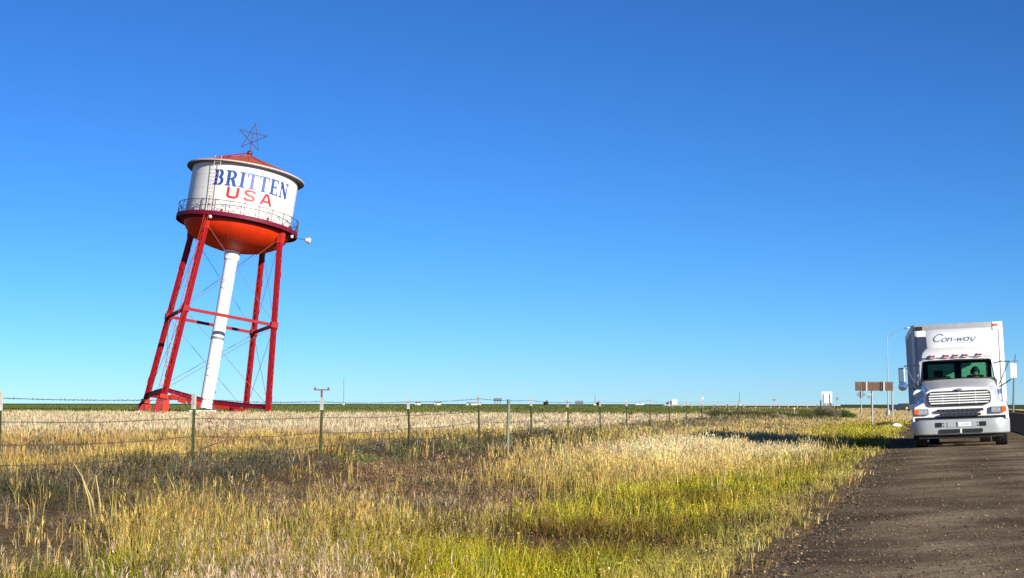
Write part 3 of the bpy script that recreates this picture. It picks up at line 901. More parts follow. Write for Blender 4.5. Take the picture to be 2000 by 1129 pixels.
# bumper, curved back at the ends, with a dark gap above and openings
def bump_sec(z, inset):
    out = []
    for x in np.linspace(-1.25, 1.25, 21):
        out.append((x*(1-inset*0.02), 0.02 + inset*0.05 + 0.02*abs(x) + max(0, (abs(x)-0.85)/0.4)**2*0.22, z))
    return out
bm_ = MB().loft([bump_sec(0.335, 1.0), bump_sec(0.36, 0.3), bump_sec(0.45, 0.1), bump_sec(0.55, 0), bump_sec(0.68, 0), bump_sec(0.725, 0.25), bump_sec(0.735, 1.2)])
bumper = bm_.build('bumper', 'bumper', truck, smooth=40)
MB().box((-1.15,0.14,0.70),(1.15,0.5,0.80)).build('bumper_gap', 'black', truck)
for e in (-1,1):
    MB().prism(rounded(e*0.56-0.085, e*0.56+0.085, 0.535, 0.655, 0.015), 0.014, 0.05).build('tow_recess', 'black', bumper)
    for zz in (0.56, 0.63):
        MB().box((e*0.43-0.012,0.012,zz-0.012),(e*0.43+0.012,0.04,zz+0.012)).build('bolt', 'black', bumper)
    MB().prism(rounded(e*0.29-0.265, e*0.29+0.265, 0.375, 0.475, 0.03), 0.008, 0.05).build('lower_opening', 'black', bumper)
MB().box((-0.02,0.004,0.37),(0.02,0.0075,0.48)).build('opening_divider', 'paper', bumper)
MB().box((-0.34,0.010,0.53),(0.36,0.018,0.66)).build('plate_holder', 'bumper', bumper)
MB().box((-0.06,0.002,0.54),(0.26,0.008,0.65)).build('licence_plate', 'signwhite', bumper)
for k in range(6):
    x = 0.04+k*0.032
    MB().box((x,0.0,0.575),(x+0.018,0.0015,0.615)).build('plate_mark', 'alu', bumper)
MB().box((-0.11,0.004,0.535),(-0.085,0.0095,0.655)).build('plate_clip', 'black', bumper)
MB().box((-1.08,0.22,0.24),(1.08,0.5,0.34)).build('valance', 'black', truck)
# cab shell: roof, sides with window openings, rear wall with two windows, floor
cab = bpy.data.objects.new('cab', None); C.objects.link(cab); cab.parent = truck
CY0, CY1, CX = 1.75, 3.45, 1.04
roofs = []
for y, z, hw in ((2.13,2.335,0.93),(2.22,2.39,0.95),(2.5,2.42,0.97),(3.0,2.42,0.98),(3.45,2.40,0.98)):
    roofs.append([(-hw-0.05,y+0.02,z-0.10),(-hw,y,z-0.03),(-hw*0.9,y,z),(0,y,z+0.02),(hw*0.9,y,z),(hw,y,z-0.03),(hw+0.05,y+0.02,z-0.10)])
MB().loft(roofs).build('cab_roof', 'truck', cab, smooth=40)
for e in (-1,1):
    # A pillar, door, rear corner
    MB().loft([[(e*0.985,1.74,1.80),(e*1.045,1.80,1.78),(e*1.045,1.88,1.78),(e*0.99,1.86,1.8)],[(e*0.915,2.14,2.34),(e*0.99,2.16,2.32),(e*0.995,2.26,2.32),(e*0.94,2.24,2.34)]], cap=True, closed=True).build('a_pillar', 'truck', cab)
    door = MB().loft([[(e*1.03,1.76,0.62),(e*1.05,1.76,0.62),(e*1.05,3.45,0.62),(e*1.03,3.45,0.62)],[(e*1.035,1.76,1.78),(e*1.055,1.76,1.78),(e*1.055,3.45,1.78),(e*1.035,3.45,1.78)]], cap=True, closed=True).build('door', 'truck', cab)
    MB().box((e*1.055,2.7,1.45),(e*1.085,2.85,1.49)).build('door_handle', 'black', door)
    MB().bar((e*1.04,2.95,1.78),(e*0.99,2.95,2.33), 0.12, 0.05, up=(0,1,0)).build('b_pillar', 'truck', cab)
    MB().box((e*0.98-0.03,3.33,1.78),(e*0.98+0.06,3.45,2.33)).build('rear_corner', 'truck', cab)
    MB().loft([[(e*1.042,1.95,1.79),(e*1.042,2.90,1.79)],[(e*0.995,2.28,2.31),(e*0.995,2.90,2.31)]]).build('side_window', 'glass', door)
    MB().box((e*1.06,1.9,0.42),(e*1.14,3.2,0.50)).build('step', 'galv', cab)
    MB().tube([(e*0.92,3.30,0.75),(e*0.92,4.2,0.75)], 0.30, 20).build('fuel_tank', 'galv', truck, smooth=40)
for a_, b_ in (((-1.0,3.42,0.62),(1.0,3.45,1.78)),((-1.0,3.42,2.26),(1.0,3.45,2.39)),((-1.0,3.42,1.78),(-0.78,3.45,2.26)),((-0.06,3.42,1.78),(0.14,3.45,2.26)),((0.80,3.42,1.78),(1.0,3.45,2.26))):
    MB().box(a_, b_).build('rear_panel', 'dark', cab)
MB().box((-0.78,3.425,1.78),(-0.06,3.435,2.26)).build('rear_window', 'glass', cab)
MB().box((0.14,3.425,1.78),(0.80,3.435,2.26)).build('rear_window', 'glass', cab)
MB().box((-1.03,1.70,0.60),(1.03,3.45,0.66)).build('cab_floor', 'dark', cab)
MB().box((-1.0,1.72,1.0),(1.0,1.78,1.79)).build('firewall', 'dark', cab)
MB().loft([[(-0.98,1.78,1.79),(0.98,1.78,1.79)],[(-0.98,2.15,1.77),(0.98,2.15,1.77)],[(-0.98,2.25,1.66),(0.98,2.25,1.66)],[(-0.98,2.22,1.2),(0.98,2.22,1.2)]]).build('dashboard', 'dark', cab)
for a_, b_, m_ in (((0.38,1.86,1.795),(0.60,2.06,1.805),'paper'),((0.72,1.84,1.795),(0.90,2.0,1.815),'paper')):
    MB().box(a_, b_).build('paper_sheet', m_, cab)
for x in (-0.5, 0.5):
    st = MB().box((x-0.25,2.55,1.15),(x+0.25,3.05,1.35)).build('seat', 'seat', cab, bevel=0.05)
    MB().box((x-0.24,3.02,1.3),(x+0.24,3.18,1.92)).build('seat_back', 'seat', st, bevel=0.05)
    MB().box((x-0.13,3.04,1.93),(x+0.13,3.14,2.08)).build('headrest', 'seat', st, bevel=0.04)
sw = MB().tube([(0.21*math.cos(R(a_)),0.21*math.sin(R(a_)),0) for a_ in range(0,361,15)], 0.016, 6, cap=False)
sw.tube([(-0.2,0,0),(0.2,0,0)], 0.014, 6).tube([(0,0,0),(0,0.0,-0.25)], 0.03, 6)
swo = sw.build('steering_wheel', 'black', cab, smooth=60); swo.location = (0.5, 2.32, 1.72); swo.rotation_euler = (R(50), 0, 0)
# windscreen, curved
def ws_row(z, y, hw):
    return [(x*hw, y + 0.16*abs(x)**2.2, z) for x in np.linspace(-1,1,13)]
ws = MB().loft([ws_row(1.80,1.62,0.985), ws_row(1.95,1.74,0.965), ws_row(2.15,1.91,0.94), ws_row(2.33,2.05,0.915)]).build('windscreen', 'glass', cab, smooth=60)
MB().tube([(x*0.985,1.615+0.16*abs(x)**2.2,1.80) for x in np.linspace(-1,1,13)], 0.020, 6).build('window_seal', 'black', ws, smooth=60)
MB().tube([(x*0.915,2.045+0.16*abs(x)**2.2,2.325) for x in np.linspace(-1,1,13)], 0.022, 6).build('window_seal', 'black', ws, smooth=60)
for e in (-1,1):
    MB().tube([(e*0.985,1.775,1.80),(e*0.915,2.205,2.33)], 0.020, 6).build('window_seal', 'black', ws, smooth=60)
for e in (-0.15,0.6):
    MB().tube([(e,1.60,1.80),(e-0.30,1.645,1.835),(e-0.55,1.675,1.85)], 0.011, 5).build('wiper', 'black', cab)
# roof marker lights
for x in (-0.62,-0.25,0,0.25,0.62):
    mk = MB().loft([[(x-0.075,2.08,2.405),(x+0.075,2.08,2.405),(x+0.075,2.24,2.405),(x-0.075,2.24,2.405)],[(x-0.055,2.13,2.50),(x+0.055,2.13,2.50),(x+0.055,2.22,2.50),(x-0.055,2.22,2.50)]], cap=True, closed=True).build('marker_light', 'truck', cab)
    MB().box((x-0.065,2.065,2.43),(x+0.065,2.10,2.475)).build('marker_lens', 'redlens', mk)
# roof deflector with the name
DEF = [(2.42,2.12,0.93),(2.55,2.24,0.90),(2.67,2.40,0.83),(2.70,2.50,0.765),(2.85,2.60,0.775),(3.05,2.78,0.785),(3.20,2.98,0.785),(3.255,3.16,0.77),(3.26,3.35,0.75)]
rows = []
for z, y, hw in DEF:
    row = [(-hw,4.05,z),(-hw,min(3.40,y+0.30),z)]
    row += [(u*hw, y+0.14*abs(u)**4, z) for u in (-0.985,-0.9,-0.7,-0.4,0,0.4,0.7,0.9,0.985)]
    row += [(hw,min(3.40,y+0.30),z),(hw,4.05,z)]
    rows.append(row)
dm = MB().loft(rows); dm.add(rows[-1], [tuple(range(len(rows[-1])))])
deflector = dm.build('roof_deflector', 'truck', truck, smooth=35)
DZ = [r_[0] for r_ in DEF]; DY = [r_[1] for r_ in DEF]
def on_def(x, z, lift):
    return (x, float(np.interp(z, DZ, DY)) + 0.14*(abs(x)/0.78)**4 - 0.012 - lift, z)
# script lettering: C o n - w a y
SL = 0.38
def slant(pts): return [(x + SL*y, y) for x, y in pts]
SCR = [
    (slant(arc(0.42,0.52,0.40,0.46,35,320,16)), 0.10),
    (slant(arc(1.06,0.26,0.20,0.24,0,360,14)), 0.085),
    (slant([(1.42,0.0),(1.42,0.50)]), 0.09), (slant([(1.42,0.30),(1.55,0.47),(1.72,0.44),(1.76,0.02)]), 0.085),
    (slant([(1.92,0.26),(2.16,0.26)]), 0.08),
    (slant([(2.26,0.50),(2.34,0.04),(2.52,0.42),(2.62,0.04),(2.84,0.50)]), 0.08),
    (slant(arc(3.10,0.26,0.20,0.23,20,340,12)), 0.085), (slant([(3.32,0.50),(3.32,0.02)]), 0.085),
    (slant([(3.52,0.50),(3.60,0.06),(3.80,0.10)]), 0.08), (slant([(3.92,0.52),(3.74,-0.10),(3.52,-0.26)]), 0.08),
]
ks = 0.285
for i, (pts, w) in enumerate(SCR):
    mb = MB()
    stroke(mb, pts, w*0.78, 0.0015*(i+1), lambda gx, gy, l: on_def((gx-2.12)*ks*1.02, 2.855+gy*ks*0.80, l))
    mb.build('letter', 'bluetext', deflector)
mb = MB(); stroke(mb, [(2.3,-0.16),(3.3,-0.16)], 0.03, 0.001, lambda gx, gy, l: on_def((gx-2.12)*ks*1.02, 2.855+gy*ks*0.80, l)); mb.build('underline', 'galv', deflector)
# mirrors on arms
for e in (-1,1):
    mr_ = bpy.data.objects.new('mirror', None); C.objects.link(mr_); mr_.parent = truck
    MB().box((e*1.47-0.095,1.78,1.76),(e*1.47+0.095,1.88,2.17)).build('mirror_housing', 'truck' if e > 0 else 'chrome', mr_, bevel=0.035)
    MB().box((e*1.47-0.075,1.881,1.79),(e*1.47+0.075,1.886,2.14)).build('mirror_glass', 'chrome', mr_)
    if e < 0: MB().lathe([(0.01,-0.06),(0.09,-0.05),(0.125,0.0),(0.115,0.04),(0.01,0.05)], 18).build('convex_mirror', 'chrome', mr_, smooth=50).matrix_local = Matrix.Translation((e*1.46,1.80,1.665)) @ Matrix.Rotation(R(90),4,'X')
    MB().tube([(e*0.98,2.05,2.20),(e*1.2,1.92,2.24),(e*1.40,1.83,2.215)], 0.016, 6).build('mirror_arm', 'black', mr_)
    MB().tube([(e*1.05,1.86,1.52),(e*1.22,1.85,1.62),(e*1.40,1.83,1.735)], 0.018, 6).build('mirror_arm', 'black', mr_)
    MB().tube([(e*1.36,1.83,2.20),(e*1.20,1.86,1.86),(e*1.08,1.88,1.60)], 0.013, 6).build('mirror_arm', 'black', mr_)
    MB().tube([(e*1.06,1.85,1.30),(e*1.065,1.85,1.60)], 0.018, 6).build('mirror_arm', 'galv', mr_)
MB().box((1.08,1.62,1.36),(1.12,1.80,1.50)).build('blue_mark', mat('bright_blue_mark', (0.02,0.12,0.55), 0.5), truck)  # small bright blue box beside the cab
MB().lathe([(0.01,-0.05),(0.11,-0.03),(0.13,0.03),(0.01,0.06)], 16).build('hood_mirror', 'truck', truck, smooth=50).matrix_local = Matrix.Translation((-1.05,0.75,1.42)) @ Matrix.Rotation(R(90),4,'X')
MB().tube([(-1.0,0.72,1.12),(-1.05,0.74,1.36)], 0.012, 6).build('hood_mirror_stem', 'black', truck)
# frame, axles, wheels
MB().box((-0.45,0.4,0.62),(-0.35,6.0,0.85)).build('frame_rail', 'black', truck)
MB().box((0.35,0.4,0.62),(0.45,6.0,0.85)).build('frame_rail', 'black', truck)
MB().box((-0.45,0.45,0.55),(0.45,1.6,1.05)).build('engine_block', 'black', truck)
MB().bar((-0.95,0.95,0.48),(0.95,0.95,0.48), 0.12, 0.12).build('front_axle', 'black', truck)
MB().bar((-0.95,5.15,0.50),(0.95,5.15,0.50), 0.2, 0.2).build('rear_axle', 'black', truck)
TP = [(0.30,-0.10),(0.40,-0.145),(0.475,-0.15),(0.495,-0.125),(0.497,-0.085),(0.482,-0.08),(0.482,-0.068),(0.498,-0.063),(0.499,-0.022),(0.484,-0.017),(0.484,0.017),(0.499,0.022),(0.498,0.063),(0.482,0.068),(0.482,0.08),(0.497,0.085),(0.495,0.125),(0.475,0.15),(0.40,0.145),(0.30,0.10)]
def wheel(parent, x, y):
    w = bpy.data.objects.new('wheel', None); C.objects.link(w); w.parent = parent; w.location = (x, y, 0.495)
    MB().lathe(TP, 40, axis='x', closed=True).build('tyre', 'rubber', w, smooth=30)
    MB().lathe([(0.31,-0.10),(0.27,-0.09),(0.25,-0.02),(0.12,0.0),(0.10,0.07),(0.01,0.075)] if x > 0 else [(0.31,0.10),(0.27,0.09),(0.25,0.02),(0.12,0.0),(0.10,-0.07),(0.01,-0.075)], 24, axis='x').build('rim', 'galv', w, smooth=30)
    return w
for e in (-1,1):
    wheel(truck, e*1.035, 0.95)
    wheel(truck, e*1.06, 5.15); wheel(truck, e*0.72, 5.15)
    MB().box((e*1.06-0.2,5.72,0.22),(e*1.06+0.2,5.735,0.85)).build('mud_flap', 'black', truck)

# driver behind the wheel
person = thing('person', 'driver in a dark shirt sitting behind the truck steering wheel', 'person')
person.matrix_world = TRUCK @ Matrix.Translation((0.5, 2.80, 1.36))
def skin_mesh(name, verts, edges, radii, root, m, parent, sub=1):
    me = bpy.data.meshes.new(name); me.from_pydata(verts, edges, []); me.update()
    o = bpy.data.objects.new(name, me); C.objects.link(o); o.parent = parent
    o.modifiers.new('skin', 'SKIN')
    if not me.skin_vertices: 
        bm = bmesh.new(); bm.from_mesh(me); bm.verts.layers.skin.verify(); bm.to_mesh(me); bm.free()
    for i, r_ in enumerate(radii):
        me.skin_vertices[0].data[i].radius = r_ if isinstance(r_, tuple) else (r_, r_)
    me.skin_vertices[0].data[root].use_root = True
    ss = o.modifiers.new('sub', 'SUBSURF'); ss.levels = sub; ss.render_levels = sub
    me.materials.append(M[m])
    return o
pv = [(0,0.02,0),(0,0.10,0.22),(0,0.12,0.42),(0,0.10,0.50),(0,0.06,0.60),(0,0.03,0.70),
      (0.19,0.11,0.42),(0.24,-0.06,0.22),(0.17,-0.36,0.30),(0.14,-0.43,0.33),
      (-0.19,0.11,0.42),(-0.24,-0.06,0.22),(-0.17,-0.36,0.30),(-0.14,-0.43,0.33),
      (0.10,-0.06,0.0),(0.14,-0.42,0.02),(0.14,-0.50,-0.38),(0.14,-0.62,-0.42),
      (-0.10,-0.06,0.0),(-0.14,-0.42,0.02),(-0.14,-0.50,-0.38),(-0.14,-0.62,-0.42)]
pe = [(0,1),(1,2),(2,3),(3,4),(4,5),(2,6),(6,7),(7,8),(8,9),(2,10),(10,11),(11,12),(12,13),(0,14),(14,15),(15,16),(16,17),(0,18),(18,19),(19,20),(20,21)]
prr = [0.14,(0.16,0.11),(0.15,0.10),0.055,0.085,0.075,0.065,0.045,0.034,0.038,0.065,0.045,0.034,0.038,0.09,0.065,0.05,0.04,0.09,0.065,0.05,0.04]
skin_mesh('body', pv, pe, prr, 0, 'skin', person, 2)
sv = [(0,0.02,0.0),(0,0.10,0.22),(0,0.12,0.42),(0.20,0.11,0.42),(0.245,-0.06,0.22),(0.20,-0.25,0.26),(-0.20,0.11,0.42),(-0.245,-0.06,0.22),(-0.20,-0.25,0.26)]
skin_mesh('shirt', sv, [(0,1),(1,2),(2,3),(3,4),(4,5),(2,6),(6,7),(7,8)], [0.165,(0.18,0.13),(0.17,0.12),0.08,0.06,0.048,0.08,0.06,0.048], 0, 'shirt', person, 2)
MB().lathe([(0.005,0.13),(0.05,0.12),(0.088,0.08),(0.098,0.02),(0.092,-0.02)], 18).build('hair', 'hair', person, smooth=60).location = (0,0.06,0.66)

# ------------------------------------------------------------------ the trailer
trailer = thing('box_trailer', 'tall white box trailer coupled behind the white truck', 'trailer')
trailer.matrix_world = TRUCK @ Matrix.Translation((0.10, 4.45, 0)) @ Matrix.Rotation(R(2.2), 4, 'Z')
TW, TZ0, TZ1, TL = 1.27, 1.12, 3.40, 8.6
tb_ = MB()
def tr_sec(z):
    r_ = 0.12; pts = []
    for k in range(6):
        an = R(180+90*k/5); pts.append((-TW+r_+r_*math.cos(an), r_+r_*math.sin(an), z))
    for k in range(6):
        an = R(270+90*k/5); pts.append((TW-r_+r_*math.cos(an), r_+r_*math.sin(an), z))
    pts += [(TW,TL,z),(-TW,TL,z)]
    return pts
tb_.loft([tr_sec(TZ0), tr_sec(TZ1)], cap=True, closed=True)
tbody = tb_.build('trailer_body', 'trailer', trailer, smooth=40)
MB().loft([[(p[0]*1.006,p[1]*1.002-0.008,TZ1-0.13) for p in tr_sec(0)],[(p[0]*1.006,p[1]*1.002-0.008,TZ1+0.03) for p in tr_sec(0)]], cap=True, closed=True).build('shaded_top_rail', 'alu', tbody, smooth=40)  # rail whose grey also paints in the shaded strip along the top
MB().loft([[(p[0]*1.006,p[1]*1.002-0.008,TZ0-0.14) for p in tr_sec(0)],[(p[0]*1.006,p[1]*1.002-0.008,TZ0+0.04) for p in tr_sec(0)]], cap=True, closed=True).build('bottom_rail', 'alu', tbody, smooth=40)
for e in (-1,1):
    MB().box((e*1.17-0.03,-0.022,TZ0+0.05),(e*1.17+0.03,-0.002,TZ1-0.14)).build('corner_post', 'trailer' if e > 0 else 'alu', tbody)
    MB().box((e*1.06-0.06,-0.05,TZ1-0.09),(e*1.06+0.06,-0.012,TZ1-0.03)).build('corner_lamp', 'amber' if e > 0 else 'black', tbody)
    for k in range(13):
        MB().box((e*(TW+0.001) if e>0 else -TW-0.014,0.5+k*0.62,TZ0+0.05),(TW+0.014 if e>0 else -TW-0.001,0.54+k*0.62,TZ1-0.14)).build('side_rib', 'trailer', tbody)
    MB().box((e*0.75-0.06,1.9,0.25),(e*0.75+0.06,2.02,1.0)).build('landing_leg', 'black', trailer)
    w1 = wheel(trailer, e*1.06, 7.3); w2 = wheel(trailer, e*0.72, 7.3)
    MB().box((e*0.5-0.06,0.3,0.82),(e*0.5+0.06,TL-0.1,0.975)).build('frame_beam', 'black', trailer)
MB().box((-1.17,-0.045,TZ1-0.12),(-0.98,-0.018,TZ1-0.02)).build('corner_plate', 'black', tbody)
MB().box((0.98,-0.03,TZ1-0.20),(1.25,-0.0125,TZ1+0.028)).build('corner_plate', 'trailer', tbody)
MB().bar((-1.0,7.3,0.5),(1.0,7.3,0.5), 0.14, 0.14).build('axle', 'black', trailer)

# ------------------------------------------------------------------ signs, masts and far things
def posts_to(t, xs, ztop, r_, m, name='post', y=0.0, z0=-0.3):
    for x in xs: MB().tube([(x,y,z0),(x,y,ztop)], r_, 8).build(name, m, t)

# wide brown sign seen near the truck
d = 190.0; k = d/F
b_ = base_at(1706, d)
sg = thing('brown_sign', 'wide brown sign board on posts beside the truck trailer', 'sign', b_)
zt0, zt1 = at(1706,762.5,d).z-b_.z, at(1706,746,d).z-b_.z
for x0_, x1_ in ((-37,-24.5),(-24,-13),(-13,12),(12,18),(18,37)):
    MB().box((x0_*k+0.01,-0.04,zt0),(x1_*k-0.01,0.04,zt1)).build('sign_panel', 'brown' if (x0_,x1_) not in ((12,18),) else 'wood', sg)
for x in (-22,-15,14,19):
    MB().box((x*k-0.08,-0.16,zt0-0.05),(x*k+0.08,-0.045,zt1+0.05)).build('stiffener', 'wood' if x in (-22,14) else 'galv', sg)
posts_to(sg, (-4*k, 36*k), zt0+0.3, 0.10, 'galv', y=0.12)
MB().box((-38*k,-0.05,zt1+0.003),(38*k,0.05,zt1+0.09)).build('top_trim', 'signgrey', sg)

d = 112.0; k = d/F
b_ = base_at(1702, d)
t = thing('sign_post', 'tall galvanised sign post standing in the yellow grass under the brown sign', 'sign post', b_)
MB().tube([(0,0,-0.3),(0,0,at(0,764,d).z-b_.z)], 0.055, 8).build('post', 'galv', t)
MB().bar((-9*k,0,at(0,770,d).z-b_.z),(0,0,at(0,770,d).z-b_.z), 0.05, 0.06).build('arm', 'galv', t)
MB().box((-8.5*k,-0.02,at(0,778,d).z-b_.z),(-4.5*k,0.02,at(0,771,d).z-b_.z)).build('small_plate', 'signgrey', t)

d = 175.0; k = d/F
b_ = base_at(1680.5, d)
t = thing('diamond_sign', 'grey diamond sign seen from behind below the brown sign', 'sign', b_)
zc = at(0,770,d).z-b_.z
MB().prism([(-9.5*k,zc),(0,zc+8*k),(9.5*k,zc),(0,zc-8*k)], -0.03, 0.03).build('sign_plate', 'signgrey', t)
MB().tube([(0,-0.08,-0.3),(0,-0.08,zc+7*k)], 0.05, 8).build('post', 'galv', t)
b_ = base_at(1695, d)

# street light mast behind the truck
d = 215.0; k = d/F
b_ = base_at(1733, d)
t = thing('street_light', 'tall thin street light mast with its arm reaching behind the trailer', 'street light', b_)
h = at(0,657,d).z-b_.z
MB().tube([(0,0,-0.3),(0,0,h*0.5),(0,0,h)], 0.085, 10, r1=0.045).build('mast', 'galv', t, smooth=60)
MB().tube([(0,0,h-0.2),(14*k,0,h+9*k),(34*k,0,h+17*k)], 0.03, 6).build('arm', 'galv', t)
MB().lathe([(0.01,-0.1),(0.09,0.0),(0.12,0.3),(0.08,0.7),(0.01,0.75)], 12, axis='x').build('lamp_head', 'galv', t, smooth=50).location = (34*k,0,h+17*k)
MB().tube([(0,0,-0.3),(0,0,0.7)], 0.22, 10).build('mast_base', 'galv', t)

# leaning utility pole to the right of the truck
d = 180.0; k = d/F
b_ = base_at(1976, d)
t = thing('utility_pole', 'thin leaning pole rising behind the right mirror of the truck', 'pole', b_)
MB().tube([(0,0,-0.3),(3*k,0,at(0,740,d).z-b_.z),(7*k,0,at(0,691,d).z-b_.z)], 0.11, 8, r1=0.06).build('pole_shaft', 'signgrey', t, smooth=60)
MB().bar((5.6*k-0.3,0,at(0,704,d).z-b_.z),(5.6*k+0.3,0,at(0,704,d).z-b_.z), 0.06, 0.06).build('crossarm', 'wood', t)

# white board on two dark wooden posts
d = 165.0; k = d/F
b_ = base_at(1613.5, d)
t = thing('white_signboard', 'blank white board on thin grey posts above the shrubs', 'sign', b_)
z0_, z1_ = at(0,786,d).z-b_.z, at(0,764.5,d).z-b_.z
MB().prism([(-9*k,z0_+2*k),(-10*k,z1_),(10.5*k,z1_),(10*k,z0_),(2*k,z0_-0.5*k)], -0.03, 0.03).build('board', 'signwhite', t)
MB().tube([(-6.5*k,-0.1,-0.3),(-6.3*k,-0.1,z1_-4*k)], 0.035, 6).build('post', 'galv', t)
MB().tube([(6.5*k,-0.1,-0.3),(6.5*k,-0.1,z1_-4*k)], 0.035, 6).build('post', 'galv', t)
d2 = 150.0
b_ = base_at(1620.5, d2)
MB_t = MB().tube([(0,0,-0.3),(0.01,0,at(0,786.5,d2).z-b_.z)], 0.085, 10).build('wooden_stump_post', 'wood', smooth=50)
MB_t.location = b_; tag(MB_t, 'thick dark wooden post in the shrubs in front of the white board', 'post')
for px, top, r_, lab in ((1602.5, 781, 0.05, 'thin dark wooden stake left of the white board'),(1449, 793, 0.07, 'short leaning wooden stub at the far end of the wire fence')):
    dd = 140.0
    b_ = base_at(px, dd)
    o = MB().tube([(0,0,-0.3),(-0.03,0,max(0.35, at(0,top,dd).z-b_.z))], r_, 8).build('wooden_stake', 'wood', smooth=50)
    o.location = b_; tag(o, lab, 'stake')
# small far road signs
for px, top, bot, w, dd, lab in ((1634,775,781,5,260,'small grey road sign right of the white board on the horizon'),(1511,779,782,6,330,'tiny reddish road sign left of the white board on the horizon'),(1372,776,779,4,300,'tiny pale road sign right of the far box truck')):
    b_ = base_at(px, dd); kk = dd/F
    t = thing('road_sign', lab, 'sign', b_)
    zz0, zz1 = at(0,bot,dd).z-b_.z, at(0,top,dd).z-b_.z
    MB().box((-w/2*kk,-0.03,zz0),(w/2*kk,0.03,zz1)).build('sign_plate', 'signgrey' if px == 1634 else ('farroof' if px == 1511 else 'signwhite'), t)
    posts_to(t, (0,), zz0+0.05, 0.04, 'galv')
# yellow markers
for px, py, dd, lab in ((1550.5, 797, 150, 'small yellow marker in the dark shrubs below the guardrail'),(1769.5, 796, 150, 'small yellow marker at the left edge of the trailer')):
    b_ = base_at(px, dd); kk = dd/F
    t = thing('yellow_marker', lab, 'marker', b_)
    zc = at(0,py,dd).z-b_.z
    MB().prism([(-2.6*kk,zc),(0,zc+2.6*kk),(2.6*kk,zc),(0,zc-2.6*kk)], -0.02, 0.02).build('marker_plate', 'yellow', t)
    posts_to(t, (0,), zc, 0.03, 'galv', y=0.06)
# far masts on the horizon
for px, top, dd, lab in ((672,738,1200,'hair thin radio mast on the horizon right of the water tower'),(1162,769,900,'thin short mast on the horizon above the middle fence posts'),(1443.5,765,700,'thin mast on the horizon left of the white board')):
    b_ = base_at(px, dd)
    t = thing('radio_mast', lab, 'mast', b_)
    h = at(0,top,dd).z-b_.z
    MB().tube([(0,0,-1),(0,0,h)], 0.00022*dd, 6, r1=0.00012*dd).build('mast_shaft', 'signgrey', t)
    MB().box((-0.6,-0.6,-0.2),(0.6,0.6,1.0)).build('mast_base', 'concrete', t)
# billboards on the horizon
for px, y0_, y1_, w, dd, lab in ((972,783,777.5,16,700,'dark billboard on the horizon left of the middle, standing higher'),(1131,788,782.5,16,700,'dark billboard on the horizon right of the middle, sitting low')):
    b_ = base_at(px, dd); kk = dd/F
    t = thing('billboard', lab, 'billboard', b_, group='dark billboards on the horizon')
    zz0, zz1 = at(0,y0_,dd).z-b_.z, at(0,y1_,dd).z-b_.z
    MB().box((-w/2*kk,-0.15,zz0),(w/2*kk,0.15,zz1)).build('billboard_panel', 'signgrey', t)
    MB().box((-w/2*kk-0.05,-0.19,zz0-0.1),(w/2*kk+0.05,-0.155,zz0+0.1)).build('panel_trim', 'wood', t)
    posts_to(t, (-w/3*kk,0,w/3*kk), zz0+0.2, 0.12, 'wood', z0=-0.5)
# low far buildings
for px, w, h_, dd, m_, lab in ((855,11,4.5,900,'farwall','small white far building on the horizon left of the first billboard'),(816,10,4,950,'farroof','tiny reddish far roof on the horizon beside a white fence tip'),(925,28,2.2,1000,'farwall','long low white building on the horizon behind the fifth fence post')):
    b_ = base_at(px, dd); kk = dd/F
    t = thing('far_building', lab, 'building', b_)
    z1_ = EYE-b_.z + h_*0.55*kk
    w2 = w/2*kk
    MB().box((-w2,0,-1),(w2,6,z1_)).build('wall', 'farwall', t)
    MB().loft([[(-w2-0.2,-0.3,z1_+0.004),(w2+0.2,-0.3,z1_+0.004)],[(-w2-0.2,3,z1_+1.5*kk),(w2+0.2,3,z1_+1.5*kk)],[(-w2-0.2,6.3,z1_+0.004),(w2+0.2,6.3,z1_+0.004)]]).build('roof', 'farroof' if m_ == 'farroof' else 'signgrey', t)
    MB().box((-w2*0.7,-0.03,0.2),(-w2*0.35,0.02,z1_*0.8)).build('door', 'dark', t)

# far guardrail
d = 380.0; kk = d/F
g0, g1 = base_at(1296, d), base_at(1640, d)
gr = thing('guardrail', 'long pale grey guardrail on short posts below the horizon left of the brown sign', 'guardrail', (g0.x, d, 0.5))
zr = EYE - 0.5 - 0.16
L = g1.x-g0.x
MB().box((0,-0.05,zr-0.14),(L,0.05,zr+0.10)).build('rail', 'galv', gr)
px_posts = [1312,1331,1350,1368,1394,1418,1437,1452,1475,1504,1521,1538,1556,1575,1594,1610,1628]
pst = None
for p in px_posts:
    x = (p-1296)*kk
    o = MB().box((-0.065,-0.16,-0.6),(0.065,-0.055,zr+0.12)).build('post', 'galv', gr) if pst is None else share(pst, 'post')
    pst = pst or o
    o.location = (x,0,0)

